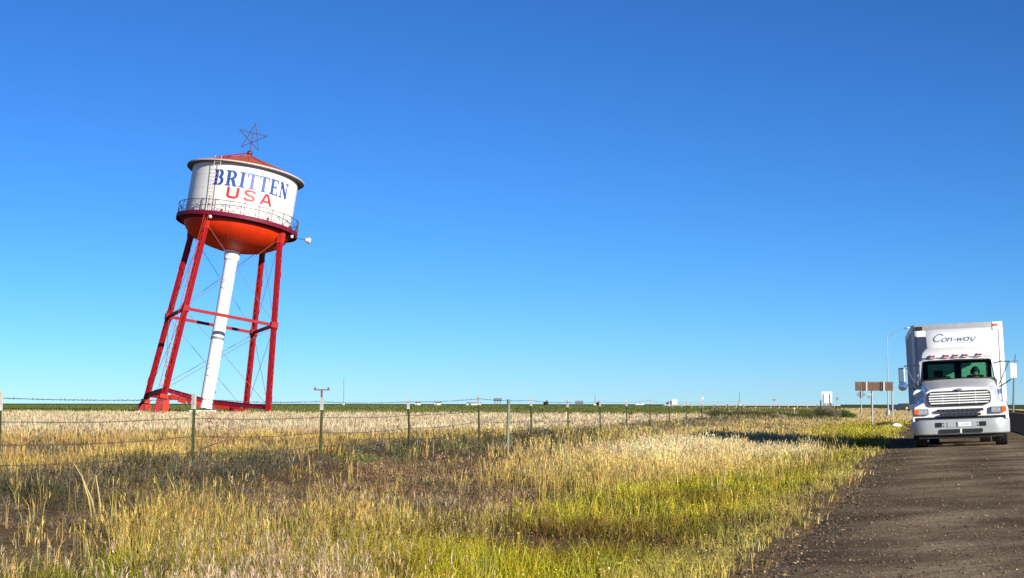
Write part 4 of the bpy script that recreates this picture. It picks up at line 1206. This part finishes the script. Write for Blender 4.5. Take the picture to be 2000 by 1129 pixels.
def small_vehicle(name, label, cat, px, d, length, face, body_m, kind):
    """side-on vehicle: face=-1 nose to the left"""
    b_ = base_at(px, d)
    t = thing(name, label, cat, b_)
    f_ = face
    if kind == 'box':
        MB().box((f_*-0.1 if f_<0 else -length/2, -1.1, 0.75),(length/2 if f_<0 else 0.1, 1.1, 3.1)).build('cargo_box', 'signwhite', t, bevel=0.05)
        MB().prism([(f_*0.2,0.55),(f_*length*0.5,0.55),(f_*length*0.5,1.35),(f_*length*0.42,1.55),(f_*length*0.30,2.45),(f_*0.2,2.5)], -1.0, 1.0).build('cab', 'bluedark', t, bevel=0.05)
        MB().prism([(f_*length*0.22,1.55),(f_*length*0.40,1.55),(f_*length*0.30,2.3),(f_*length*0.22,2.3)], -1.012, 1.012).build('side_window', 'glass', t)
    else:
        MB().prism([(-length/2,0.35),(length/2,0.35),(length/2,0.85),(length*0.46,0.95),(length*0.22,1.02),(length*0.10,1.55),(-length*0.22,1.6),(-length*0.36,1.05),(-length/2,0.98)] if f_>0 else
                   [(-length/2,0.35),(length/2,0.35),(length/2,0.98),(length*0.36,1.05),(length*0.22,1.6),(-length*0.10,1.55),(-length*0.22,1.02),(-length*0.46,0.95),(-length/2,0.85)], -0.85, 0.85).build('car_body', body_m, t, bevel=0.06)
        MB().prism([(f_*length*0.17,1.05),(f_*length*0.08,1.48),(-f_*length*0.19,1.52),(-f_*length*0.27,1.08)], -0.855, 0.855).build('side_window', 'dark', t)
    for x in (-length*0.32, length*0.32):
        for y in (-0.78, 0.78):
            w = MB()
            w.lathe([(0.18,-0.1),(0.34,-0.1),(0.36,-0.06),(0.36,0.06),(0.34,0.1),(0.18,0.1)], 18, closed=True)
            o = w.build('wheel', 'rubber', t, smooth=40); o.location = (x,y,0.36); o.rotation_euler = (R(90),0,0)
            MB().lathe([(0.01,-0.08),(0.19,-0.06),(0.19,0.06),(0.01,0.08)], 14).build('rim', 'galv', o)
    return t
small_vehicle('box_truck', 'far small truck with white box and dark blue cab on the horizon', 'truck', 1311, 900, 5.4, -1, 'bluedark', 'box')
small_vehicle('parked_car', 'dark car on the horizon half hidden behind the trailer', 'car', 1760, 330, 4.6, -1, 'darkcar', 'car')
small_vehicle('parked_car', 'tiny white car on the horizon left of the far box truck', 'car', 1249, 950, 4.4, -1, 'signwhite', 'car')

# crumpled white plastic bag in the verge grass
bm = bmesh.new(); bmesh.ops.create_icosphere(bm, subdivisions=3, radius=0.16)
for vtx in bm.verts:
    c_ = vtx.co; nn = 0.75+0.5*float(vnoise(c_.x*9+5, c_.y*9+c_.z*7, 1.0, 77))
    vtx.co = Vector((c_.x*1.5*nn, c_.y*nn, max(-0.05, c_.z*0.75*nn)))
me = bpy.data.meshes.new('plastic_bag'); bm.to_mesh(me); bm.free(); me.materials.append(M['bag'])
bag = bpy.data.objects.new('plastic_bag', me); C.objects.link(bag)
bag.location = base_at(1749, 84); bag.location.z += 0.24
tag(bag, 'crumpled white plastic bag lying in the yellow verge grass left of the truck', 'bag')

# ------------------------------------------------------------------ vegetation (meshes written with numpy)
def unit(a): return a/np.maximum(1e-9, np.linalg.norm(a, axis=1, keepdims=True))
class Veg:
    def __init__(s): s.v = []; s.f = []; s.c = []; s.n = 0
    def _add(s, v, f, c):
        s.v.append(v); s.f.append(f + s.n); s.c.append(c); s.n += len(v)
    def blades(s, P, h, w, bend, az, cb, ct):
        """P roots (N,3); h heights; w widths; bend sideways reach as share of h; az bend direction; cb, ct colours at root and tip"""
        N = len(P)
        if not N: return
        dirx, diry = np.cos(az), np.sin(az)
        fa = rng.uniform(0, 2*np.pi, N)
        sx, sy = np.cos(fa)*w/2, np.sin(fa)*w/2
        mid = P + np.stack([dirx*bend*h*0.3, diry*bend*h*0.3, h*0.58], 1)
        tip = P + np.stack([dirx*bend*h, diry*bend*h, h*np.sqrt(np.maximum(0.2, 1-bend**2*0.8))], 1)
        side = np.stack([sx, sy, np.zeros(N)], 1)
        v = np.stack([P-side, P+side, mid-side*0.8, mid+side*0.8, tip], 1).reshape(-1,3)
        b = (np.arange(N)*5)[:,None]
        f = np.concatenate([b+[0,1,3], b+[0,3,2], b+[2,3,4]], 1).reshape(-1,3)
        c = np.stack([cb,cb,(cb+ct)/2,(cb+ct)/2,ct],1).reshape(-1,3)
        s._add(v, f, c)
        return tip
    def leaves(s, P, size, c, flat=0.0, long=1.0):
        N = len(P)
        if not N: return
        u = unit(rng.normal(size=(N,3))); u[:,2] *= (1-flat); u = unit(u)
        w_ = unit(np.cross(u, rng.normal(size=(N,3))))
        size = size[:,None]
        v = np.stack([P-u*size*long, P+w_*size*0.45, P+u*size*long, P-w_*size*0.45], 1).reshape(-1,3)
        b = (np.arange(N)*4)[:,None]
        f = np.concatenate([b+[0,1,2], b+[0,2,3]], 1).reshape(-1,3)
        s._add(v, f, np.repeat(c, 4, 0))
    def build(s, name, label, cat, kind='stuff', parent=None):
        return mesh_np(name, np.concatenate(s.v), np.concatenate(s.f), 3, 'fol', np.concatenate(s.c), kind=kind, label=label, cat=cat, parent=parent)

def wedge(N, d0, d1, p=1.0, margin=2.0):
    """points spread over the ground the camera can see (a little more at the sides), denser near"""
    u = rng.random(N)
    if abs(p-1) < 1e-6: d = d0*(d1/d0)**u
    else: d = (d0**(1-p) + u*(d1**(1-p)-d0**(1-p)))**(1/(1-p))
    hw = 0.292*d + margin
    lat = rng.uniform(-1, 1, N)*hw
    s_, n_ = sn(lat, d)
    return lat, d, s_, n_
def jitter(c, N, amt=0.15, hue=0.06):
    c = np.asarray(c, float)
    if c.ndim == 1: c = np.tile(c, (N,1))
    b = rng.normal(1, amt, (N,1)); return np.clip(c*b*rng.normal(1, hue, (N,3)), 0.004, 0.95)
def lerp(a, b, t): return np.asarray(a)*(1-t[:,None]) + np.asarray(b)*t[:,None]
def pxw(d, px): return px*d/1792.0               # metres for px pixels of the scored picture

GOLD = (0.64,0.455,0.120); PALE = (0.74,0.60,0.36); ORNG = (0.46,0.29,0.110); TAN = (0.40,0.265,0.125)
GRN = (0.47,0.415,0.022); GRN2 = (0.15,0.18,0.014); OLIVE = (0.28,0.235,0.045); GREY = (0.175,0.142,0.094); GREYG = (0.090,0.094,0.046); RUSSET = (0.13,0.062,0.022); BRN = (0.40,0.255,0.125)

def bump_(x, a, b, soft):
    return np.clip((x-a)/soft,0,1)*np.clip((b-x)/soft,0,1)
# where on the ground the photograph shows each kind of growth (root position seen at px, py)
def seen(x, d, z): return 1000 + F*x/d, 789 + F*(EYE-z)/d
def blob(PX, PY, cx, cy, rx, ry): return np.exp(-((PX-cx)/rx)**2 - ((PY-cy)/ry)**2)
class Spots:
    """plant positions kept where the density function says so"""
    def __init__(s, n, d0, d1, p, dens, margin=2.0):
        x, d, s_, n_ = wedge(n, d0, d1, p, margin)
        z = gz(s_, n_); px, py = seen(x, d, z)
        keep = rng.random(n) < dens(s_, n_, px, py, d)
        s.x, s.d, s.s, s.n, s.z, s.px, s.py = [q[keep] for q in (x, d, s_, n_, z, px, py)]
        s.N = len(s.x)
def tuft(veg, sp, nb, rad, h, col, tipcol, bend=(0.05,0.5), wpx=0.6, wmin=0.004, var=0.22, heads=0.0, headcol=None, leafy=0.0, leafsize=0.010):
    """a tuft of blades fanning out of every spot; h, col, tipcol one per spot"""
    k = np.maximum(2, rng.poisson(nb, sp.N))
    id_ = np.repeat(np.arange(sp.N), k); M_ = len(id_)
    a_ = rng.uniform(0, 2*np.pi, M_); r_ = np.abs(rng.normal(0, 1, M_))*rad*np.clip(sp.d[id_]/22, 1, 3)
    P = np.stack([sp.x[id_]+np.cos(a_)*r_, sp.d[id_]+np.sin(a_)*r_, sp.z[id_]-0.02], 1)
    hh = h[id_]*rng.uniform(0.45,1.15,M_)*(0.72+0.55*vnoise(sp.s, sp.n, 0.8, 93, 1))[id_]
    b_ = rng.normal(1, var, (M_,1))*(0.60 + 0.80*vnoise(sp.s, sp.n, 1.1, 91, 2))[id_][:,None]*np.where(rng.random(sp.N) < 0.18, 0.62, 1.04)[id_][:,None]
    cb = np.clip(col[id_]*b_*rng.normal(1,0.05,(M_,3)), .004, .95); ct = np.clip(tipcol[id_]*b_*rng.normal(1,0.05,(M_,3)), .004, .95)
    d_ = sp.d[id_]
    w_ = np.maximum(wmin, pxw(d_, wpx))*rng.uniform(0.6,1.4,M_)
    tip = veg.blades(P, hh, w_, rng.uniform(bend[0], bend[1], M_), a_+rng.normal(0,0.7,M_), cb, ct)
    if heads:
        m_ = rng.random(M_) < heads
        hc = ct if headcol is None else np.clip(headcol[id_]*b_, .004, .95)
        for q in range(4):
            kk = m_.sum()
            veg.blades(tip[m_]-np.array([0,0,1])*(0.018*q+rng.uniform(0,0.012,(kk,1))), rng.uniform(0.035,0.075,kk), np.maximum(0.006,pxw(d_[m_],0.55)), rng.uniform(0.3,0.95,kk), a_[m_]+rng.normal(0,0.9,kk), hc[m_]*0.9, hc[m_])
    if leafy:
        m_ = rng.random(M_) < leafy
        kk = m_.sum()
        Q = P[m_] + np.stack([rng.normal(0,rad*0.6,kk), rng.normal(0,rad*0.6,kk), hh[m_]*rng.uniform(0.25,1.05,kk)],1)
        veg.leaves(Q, np.maximum(leafsize, pxw(d_[m_],0.85))*rng.uniform(0.6,1.5,kk), np.clip(ct[m_]*rng.uniform(0.5,0.98,(kk,1)),0,.95), 0.2)

# --- tall golden and pale grass in clumps, with seed heads
def gold_f(s_, n_, px, py, d):
    fine = vnoise(s_, n_, 0.7, 6, 2)
    g = 1.2*blob(px,py,365,1080,105,50) + 0.35*blob(px,py,560,1115,150,40) + 0.05*blob(px,py,150,1125,220,30) + 0.5*blob(px,py,700,1040,130,25)
    g = g*np.clip((fine-0.30)*4, 0.04, 1)*np.clip((px-140)/130,0.15,1)
    gp = np.clip(1.5*blob(px,py,1330,905,190,34) + 1.4*blob(px,py,1480,878,110,20) + 0.7*blob(px,py,1150,945,110,22), 0, 1)
    tf = 0.04*np.clip((vnoise(s_,n_,1.3,61,2)-0.60)*9,0,1)*np.clip((-4.8-n_)/1,0,1)
    return np.clip(np.maximum(np.maximum(g, gp*0.9), np.maximum(tf, 0.003)), 0, 1)*np.clip((n_+14)/1.0,0,1)*np.clip((-1.9-n_)/0.6,0,1)
gv = Veg()
sp = Spots(60000, 9.0, 100, 0.80, gold_f)
gp = np.clip(1.5*blob(sp.px,sp.py,1330,905,190,34) + 1.4*blob(sp.px,sp.py,1480,878,110,20), 0, 1)
pale = np.clip((vnoise(sp.s,sp.n,2.5,31)-0.5)*2.0 + gp*0.75, 0, 1)
tc_ = lerp(jitter(GOLD,sp.N,0.2), jitter(PALE,sp.N,0.15), pale)
bc_ = lerp(lerp(jitter(OLIVE,sp.N), jitter(GOLD,sp.N)*0.75, rng.random(sp.N)), jitter(GOLD,sp.N)*0.9, gp*0.8)
dk = np.where(rng.random(sp.N) < 0.35*(1-gp), 0.55, 1.0)[:,None]; dk = dk*(1+0.18*gp)[:,None]; bc_ = bc_*dk; tc_ = tc_*dk
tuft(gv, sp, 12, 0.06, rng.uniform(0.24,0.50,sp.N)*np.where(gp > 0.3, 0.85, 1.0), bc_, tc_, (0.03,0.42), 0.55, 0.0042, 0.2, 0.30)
gv.build('dry_grass', 'tall golden dry grass in patches between the shoulder and the fence', 'grass')

# --- feathery seed plumes in the near foreground
def plume_f(s_, n_, px, py, d):
    pl = 0.9*np.clip((py-1085)/50,0,1)*np.clip((900-px)/250,0,1)*np.clip((px-120)/300,0.10,1) + 1.0*blob(px,py,770,1035,170,32)
    return np.clip(pl,0,1)*np.clip((vnoise(s_, n_, 0.9, 8)-0.36)*4,0.05,1)
pv_ = Veg()
sp = Spots(9000, 9.0, 26, 1.0, plume_f, 1.5)
PLUME = jitter((0.52,0.39,0.25),sp.N,0.16)
tuft(pv_, sp, 5, 0.045, rng.uniform(0.22,0.42,sp.N), jitter(OLIVE,sp.N), jitter(TAN,sp.N)*1.1, (0.1,0.5), 0.5, 0.004, 0.15, 0.85, PLUME)
pv_.build('plume_grass', 'feathery pinkish seed plumes of grass at the near bottom left', 'grass')

# --- yellow green leafy verge along the shoulder
def verge_f(s_, n_, px, py, d):
    en_ = edge_n(s_)
    lim = -4.9 + (vnoise(s_, n_*0.3, 6.0, 12)-0.5)*1.4 - np.clip((s_-80)/30,0,1)*2.0 - 1.7*np.clip((24-s_)/9,0,1)
    q = np.clip((en_+0.10-n_)/0.25,0.0,1)*np.clip((n_-lim)/0.8,0,1) + 0.10*np.clip((en_+0.75-n_)/0.6,0,1)*(n_ > en_)*(vnoise(s_,n_,0.5,17,1) > 0.55)
    return q*np.clip((vnoise(s_,n_,0.6,16,2)-0.10)*2.4,0.25,1)
wv = Veg()
sp = Spots(56000, 8.5, 125, 0.95, verge_f)
en_ = edge_n(sp.s)
sp.z = np.where(sp.n > en_-0.30, np.maximum(sp.z, shoulder_z(sp.n)-0.03), sp.z)
hole = np.clip(1.5*blob(sp.px,sp.py,1075,1080,105,27) + 0.75*blob(sp.px,sp.py,1260,1072,140,30) + 0.35*blob(sp.px,sp.py,1560,918,110,12), 0, 1)
off = np.clip((en_-sp.n)/1.3,0,1)
tall = (0.125+0.16*off)*(0.50+0.95*vnoise(sp.s,sp.n,0.9,18,2))*(1-0.62*hole)
g = lerp(jitter(GRN,sp.N,0.25,0.08), jitter(GRN2,sp.N,0.25,0.08), np.clip((vnoise(sp.s,sp.n,1.0,20)-0.46)*3.6+rng.normal(0,0.2,sp.N),0,1))
russ = np.clip(hole*1.2 + np.clip((vnoise(sp.s,sp.n,2.2,19)-0.60)*5,0,0.7), 0, 1)
g = lerp(g, jitter(RUSSET,sp.N,0.25), russ)
g = lerp(g, jitter((0.58,0.44,0.19),sp.N,0.2), np.clip(1-(en_-sp.n)/0.95,0,1)*0.85*rng.random(sp.N)**0.5)
straw = rng.random(sp.N) < 0.10+0.35*np.clip((vnoise(sp.s,sp.n,1.8,64)-0.5)*4,0,1)*(1-russ)
g[straw] = lerp(g[straw], jitter((0.60,0.47,0.085), straw.sum(), 0.2), np.full(straw.sum(),0.8))
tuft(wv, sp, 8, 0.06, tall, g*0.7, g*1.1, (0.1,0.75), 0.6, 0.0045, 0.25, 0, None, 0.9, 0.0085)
f_ = (rng.random(sp.N) < 0.006) & (sp.d < 30)
wv.leaves(np.stack([sp.x[f_],sp.d[f_],sp.z[f_]+tall[f_]*1.05],1), np.full(f_.sum(),0.012), jitter((0.75,0.72,0.66),f_.sum(),0.05), 0.0)
wv.build('green_verge', 'yellow green weeds and grass along the edge of the gravel shoulder', 'weeds')

# --- grey brown scrub along the fence and in the hollow
def bare_f(px, py): return np.clip(1.2*blob(px,py,60,1008,140,12) + 0.9*blob(px,py,300,1008,100,8) + 0.9*blob(px,py,930,912,150,7) + 0.7*blob(px,py,640,930,120,7) + 0.7*blob(px,py,1100,885,80,6),0,1)
def scrub_f(s_, n_, px, py, d):
    q = np.maximum(bump_(n_, -14.4, -9.0, 1.4), 0.9*bump_(n_, -10.5, -4.6, 1.0))*np.clip((30-s_)/12+0.75,0.75,1)
    return q*np.clip((vnoise(s_, n_, 0.9, 25)-0.30)*3.6,0.05,1)*(1-bare_f(px,py)*0.96)
sv_ = Veg()
sp = Spots(90000, 9, 120, 0.95, scrub_f)
near_f = bump_(sp.n, -14.6, -9.6, 0.8); lump = vnoise(sp.s, sp.n, 0.9, 25)
tall = (0.05+(0.20+0.34*near_f)*np.clip(lump-0.25,0,1)**0.8)*rng.uniform(0.6,1.2,sp.N)
c = lerp(jitter(GREY,sp.N,0.3), jitter(GREYG,sp.N,0.3), np.clip((vnoise(sp.s,sp.n,1.9,27)-0.44)*5+rng.normal(0,0.25,sp.N),0,1))
brown = (1-near_f)*np.clip((vnoise(sp.s,sp.n,1.3,28)-0.3)*2.5,0,0.95)*np.clip((sp.px-380)/250,0.35,1)
c = lerp(c, jitter(BRN,sp.N,0.3), brown)
vivid = np.clip((vnoise(sp.s,sp.n,2.2,29)-0.60)*9,0,1)*near_f*np.clip((sp.px-300)/200,0.3,1)
c = lerp(c, jitter((0.16,0.21,0.02),sp.N,0.25), vivid)
dry = rng.random(sp.N) < 0.07
c[dry] = jitter((0.50,0.36,0.16), dry.sum(), 0.2)
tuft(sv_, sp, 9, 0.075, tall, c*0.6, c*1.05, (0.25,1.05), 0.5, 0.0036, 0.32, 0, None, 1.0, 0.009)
sp = Spots(1600, 11, 90, 0.8, lambda s_,n_,px,py,d: 0.55*bump_(n_,-14,-4.6,1))
tuft(sv_, sp, 2, 0.03, rng.uniform(0.16,0.44,sp.N), jitter(TAN,sp.N), jitter(GOLD,sp.N,0.2), (0.0,0.5), 0.6, 0.0048, 0.15)
sv_.build('grey_scrub', 'grey brown weeds and low scrub around the foot of the fence', 'scrub')

# --- dry field beyond the fence: orange straw near, pale further out
def field_edge(lat): return 158 + (vnoise(lat, lat*0, 9.0, 33)-0.5)*5
def field_f(s_, n_, px, py, d):
    lat = (px-1000)/F*d
    return (n_ < -12.8)*(d < field_edge(lat))*np.clip((vnoise(s_,n_,1.6,34)-0.26)*3.4, 0.08, 1)
fv = Veg()
sp = Spots(70000, 22, 170, 0.75, field_f, 4)
t_ = np.clip((sp.d - 50 - np.clip((sp.px-600)/1000,0,1)*12 + (vnoise(sp.s,sp.n,5.0,35)-0.5)*24)/16, 0, 1)
low = np.clip((vnoise(sp.s,sp.n*0.6,2.6,36)-0.46)*4,0,1)*(1-t_)
h = 0.26*rng.uniform(0.6,1.25,sp.N)*(1-0.7*low)
c = lerp(jitter(GOLD,sp.N,0.2), jitter(ORNG,sp.N,0.2), np.clip((vnoise(sp.s,sp.n,2.6,37)-0.35)*3,0,1))
c = lerp(c, jitter((0.64,0.52,0.32),sp.N,0.10), t_)
c = lerp(c, jitter((0.25,0.175,0.08),sp.N,0.25), low*0.85)
gg = rng.random(sp.N) < 0.12*(1-t_); c[gg] = jitter((0.17,0.165,0.06), gg.sum(), 0.25)
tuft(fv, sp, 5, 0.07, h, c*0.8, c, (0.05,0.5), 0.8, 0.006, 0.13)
fv.build('field_grass', 'pale dry grass of the field between the fence and the tower', 'grass')

# --- dark green crop behind the tower
cv = Veg()
N = 130000
u = rng.random(N); d = 150*(900/150)**(u**1.3); lat = rng.uniform(-1,0.42,N)*(0.30*d+5)
s_, n_ = sn(lat, d)
keep = (d > field_edge(lat)) & (n_ < -14)
lat, d, s_, n_ = lat[keep], d[keep], s_[keep], n_[keep]; N = len(lat)
P = np.stack([lat, d, gz(s_,n_)-0.03],1)
c = lerp(jitter((0.165,0.185,0.042),N,0.3), jitter((0.085,0.115,0.030),N,0.3), np.clip((vnoise(s_,n_,5,38)-0.3)*2,0,1))
edge_y = np.clip((176-d)/16,0,1)
c = lerp(c, jitter((0.34,0.30,0.09),N,0.25), edge_y*0.8*(rng.random(N) < 0.6))
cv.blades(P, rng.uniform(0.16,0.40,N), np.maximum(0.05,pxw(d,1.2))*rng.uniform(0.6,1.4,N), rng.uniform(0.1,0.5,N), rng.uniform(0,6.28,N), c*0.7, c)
cv.build('crop_field', 'dark green crop rows stretching behind the water tower', 'crop')

# --- rough growth ahead along the road to the right, below the far guardrail
rv = Veg()
N = 170000
u = rng.random(N); d = 70*(420/70)**u; lat = rng.uniform(0.06,0.42,N)*d
s_, n_ = sn(lat, d); z = gz(s_,n_); PX, PY = seen(lat, d, z)
keep = ((n_ < -1.45) & (n_ > -64)) | ((n_ > 14.6) & (n_ < 60))
keep &= (n_ > -12.5) | (PX > 1385 + (vnoise(d, d*0, 8.0, 71)-0.5)*80)
lat, d, s_, n_, z, PX, PY = [q[keep] for q in (lat, d, s_, n_, z, PX, PY)]; N = len(lat)
P = np.stack([lat,d,z-0.02],1)
pn = vnoise(s_,n_,6.0,51); pn2 = vnoise(s_,n_,2.5,52)
c = lerp(jitter((0.62,0.46,0.20),N,0.18), jitter((0.24,0.19,0.10),N,0.25), np.clip((pn-0.45)*5,0,1)*np.clip((1640-PX)/120,0.1,1))
dark = bump_(d,112,330,14)*np.clip((1660-PX)/60,0,1)*(n_ < 0)
c = lerp(c, jitter((0.10,0.115,0.034),N,0.3), dark*np.clip((pn2-0.25)*3.4,0.25,0.97))
yel = np.clip((n_+6.5)/2.2,0,1)*np.clip((130-d)/30,0,1)*(n_ < 0)
c = lerp(c, jitter(GRN,N,0.25), yel*0.85)
h = rng.uniform(0.12,0.34,N)*(1+0.5*dark)
rv.blades(P, h, np.maximum(0.012,pxw(d,0.9))*rng.uniform(0.7,1.4,N), rng.uniform(0.1,0.6,N), rng.uniform(0,6.28,N), c*0.7, c)
rv.build('far_verge', 'mixed dry grass and dark low scrub ahead beside the road', 'grass')

# --- shrubs near the white board: one object each with stems and crown
def shrub(px, d, w, h, col, label, nleaf=2600, twiggy=0.3, group=None, lift=0.0):
    b_ = base_at(px, d); b_.z += lift
    t = thing('shrub', label, 'shrub', b_, group=group)
    st = MB()
    for k in range(9):
        a_ = rnd.uniform(0,6.28); rr = rnd.uniform(0.2,0.85)*w/2; hh = h*rnd.uniform(0.6,1.05)
        st.tube([(0.05*math.cos(a_),0.05*math.sin(a_),-0.1),(rr*0.4*math.cos(a_),rr*0.4*math.sin(a_),hh*0.5),(rr*math.cos(a_),rr*math.sin(a_),hh)], 0.018, 5, r1=0.006)
    st.build('stems', 'wood', t)
    vg = Veg()
    lob = rng.normal(0,1,(14,3))*np.array([w*0.26,w*0.2,h*0.16])+np.array([0,0,h*0.5])
    idx = rng.integers(0,14,nleaf)
    P = lob[idx] + rng.normal(0,1,(nleaf,3))*np.array([w*0.10,w*0.10,h*0.13])
    P[:,2] = np.abs(P[:,2])
    tone = rng.uniform(0.7,1.3,14)[idx][:,None]
    vg.leaves(P, rng.uniform(0.6,1.3,nleaf)*max(0.03,pxw(d,0.7)), jitter(col,nleaf,0.2)*tone)
    vg.build('crown', None, None, kind=None, parent=t)
    return t
shrub(1596, 138, 2.6, 0.95, (0.08,0.10,0.028), 'dark green shrub spreading in front of the white board')
shrub(1604, 142, 2.2, 1.05, (0.20,0.165,0.115), 'greyish dry shrub under the white board')
shrub(1616, 146, 1.6, 0.9, (0.17,0.145,0.09), 'brownish twiggy shrub around the thick wooden post')
shrub(1640, 150, 1.6, 0.78, (0.05,0.085,0.012), 'small bright dark green bush right of the white board')
shrub(1652, 152, 1.5, 0.72, (0.075,0.10,0.016), 'low round green bush left of the brown sign')
shrub(1515, 120, 1.0, 0.55, (0.36,0.29,0.17), 'pale dry tuft of a shrub left of the dark shrub row')
shrub(1731, 100, 1.7, 0.34, (0.11,0.085,0.05), 'low dark brush heap in the grass left of the truck')
shrub(1420, 130, 3.0, 0.6, (0.06,0.075,0.022), 'dark low shrub below the left part of the guardrail')
shrub(1478, 128, 3.4, 0.62, (0.065,0.08,0.024), 'dark low shrub below the middle of the guardrail')
shrub(1540, 132, 3.0, 0.6, (0.065,0.085,0.024), 'dark low shrub behind the small yellow marker')
shrub(1168, 900, 1.8, 2.0, (0.035,0.05,0.03), 'tiny dark tree on the horizon right of the low billboard', 500)
shrub(1066, 950, 2.0, 2.3, (0.05,0.045,0.03), 'tiny dark tree clump on the horizon left of the low billboard', 500)

# bare tangled weed caught in the fence beside the second post
tw = thing('dead_branch', 'bare tangled twigs caught on the fence wires in front of the tower base', 'branch', base_at(425, 30.2))
mb = MB()
for k in range(26):
    p = Vector((rnd.uniform(-0.15,0.5), rnd.uniform(-0.15,0.15), rnd.uniform(0.4,0.8))); v_ = Vector((rnd.uniform(-1,1),rnd.uniform(-.4,.4),rnd.uniform(-0.3,1))).normalized()
    pts = [p]
    for j in range(5):
        v_ = (v_ + Vector((rnd.uniform(-.5,.5),rnd.uniform(-.3,.3),rnd.uniform(-.6,.3)))).normalized(); pts.append(pts[-1]+v_*0.11)
    mb.tube(pts, 0.004, 4, r1=0.0015)
mb.tube([(0.2,0,0),(0.16,0.02,0.35),(0.2,0,0.75)], 0.007, 5, r1=0.004)
mb.build('twigs', 'rod', tw)
stk = base_at(392, 30.5)
br_ = MB().tube([(0,0,0.28),(0.2,0.05,0.36),(0.42,0.1,0.44)], 0.014, 6, r1=0.006).tube([(0.02,0.01,0.29),(0,0,-0.05)], 0.012, 5).build('fallen_stick', 'wood', smooth=50)
br_.location = stk; tag(br_, 'dark stick leaning against the second fence post from the left', 'stick')
# three bent dry leaf blades standing out of the grass at the left
bl = thing('dry_stalk', 'tall bent pale dry leaf stalk at the lower left of the verge', 'stalk', base_at(196, 18.2))
for k, (dx, tilt) in enumerate(((0,-0.16),(-0.05,-0.11),(0.04,-0.06))):
    mb = MB(); pts = [Vector((dx,0,-0.05)), Vector((dx+tilt*0.4,0,0.22)), Vector((dx+tilt*1.1,0,0.46)), Vector((dx+tilt*1.6,0.02,0.58-0.06*k))]
    mb.tube(pts, 0.009, 6, r1=0.004); mb.build('leaf_blade', 'drystalk' if 'drystalk' in M else 'paper', bl)

# --- loose stones and straw on the shoulder
N = 34000
u = rng.random(N); s_ = 6*(80/6)**u
en_ = edge_n(s_)
t = rng.random(N)**2.2
n_ = en_ - 0.12 + t*3.6
z = shoulder_z(n_) + (vnoise(s_,n_,1.1,21)-0.5)*0.035 - np.clip((en_+0.15-n_)/0.4,0,1)*0.16
sz = np.clip(rng.gamma(2.0,0.0027,N), 0.0025, 0.015)*np.where(n_ < en_+0.6, 1.25, 1.0)
oct_v = np.array([(1,0,0),(-1,0,0),(0,1,0),(0,-1,0),(0,0,0.8),(0,0,-0.8)],float)
oct_f = np.array([(0,2,4),(2,1,4),(1,3,4),(3,0,4),(2,0,5),(1,2,5),(3,1,5),(0,3,5)])
X = s_*SA+n_*CA; Y = s_*CA-n_*SA
ang = rng.uniform(0,6.28,N)
vv = oct_v[None]*rng.uniform(0.6,1.4,(N,6,1))*sz[:,None,None]
vx = vv[:,:,0]*np.cos(ang)[:,None]-vv[:,:,1]*np.sin(ang)[:,None]; vy = vv[:,:,0]*np.sin(ang)[:,None]+vv[:,:,1]*np.cos(ang)[:,None]
vv = np.stack([vx+X[:,None], vy+Y[:,None], vv[:,:,2]+z[:,None]+sz[:,None]*0.3], 2).reshape(-1,3)
ff = (oct_f[None]+(np.arange(N)*6)[:,None,None]).reshape(-1,3)
tone = rng.random(N)
cc = lerp(jitter((0.17,0.12,0.075),N,0.35), jitter((0.55,0.42,0.24),N,0.25), np.clip((tone-0.84)*5,0,0.8))
mesh_np('loose_gravel', vv, ff, 3, 'fol', np.repeat(cc,6,0), kind='stuff', label='loose stones scattered over the brown shoulder', cat='gravel')
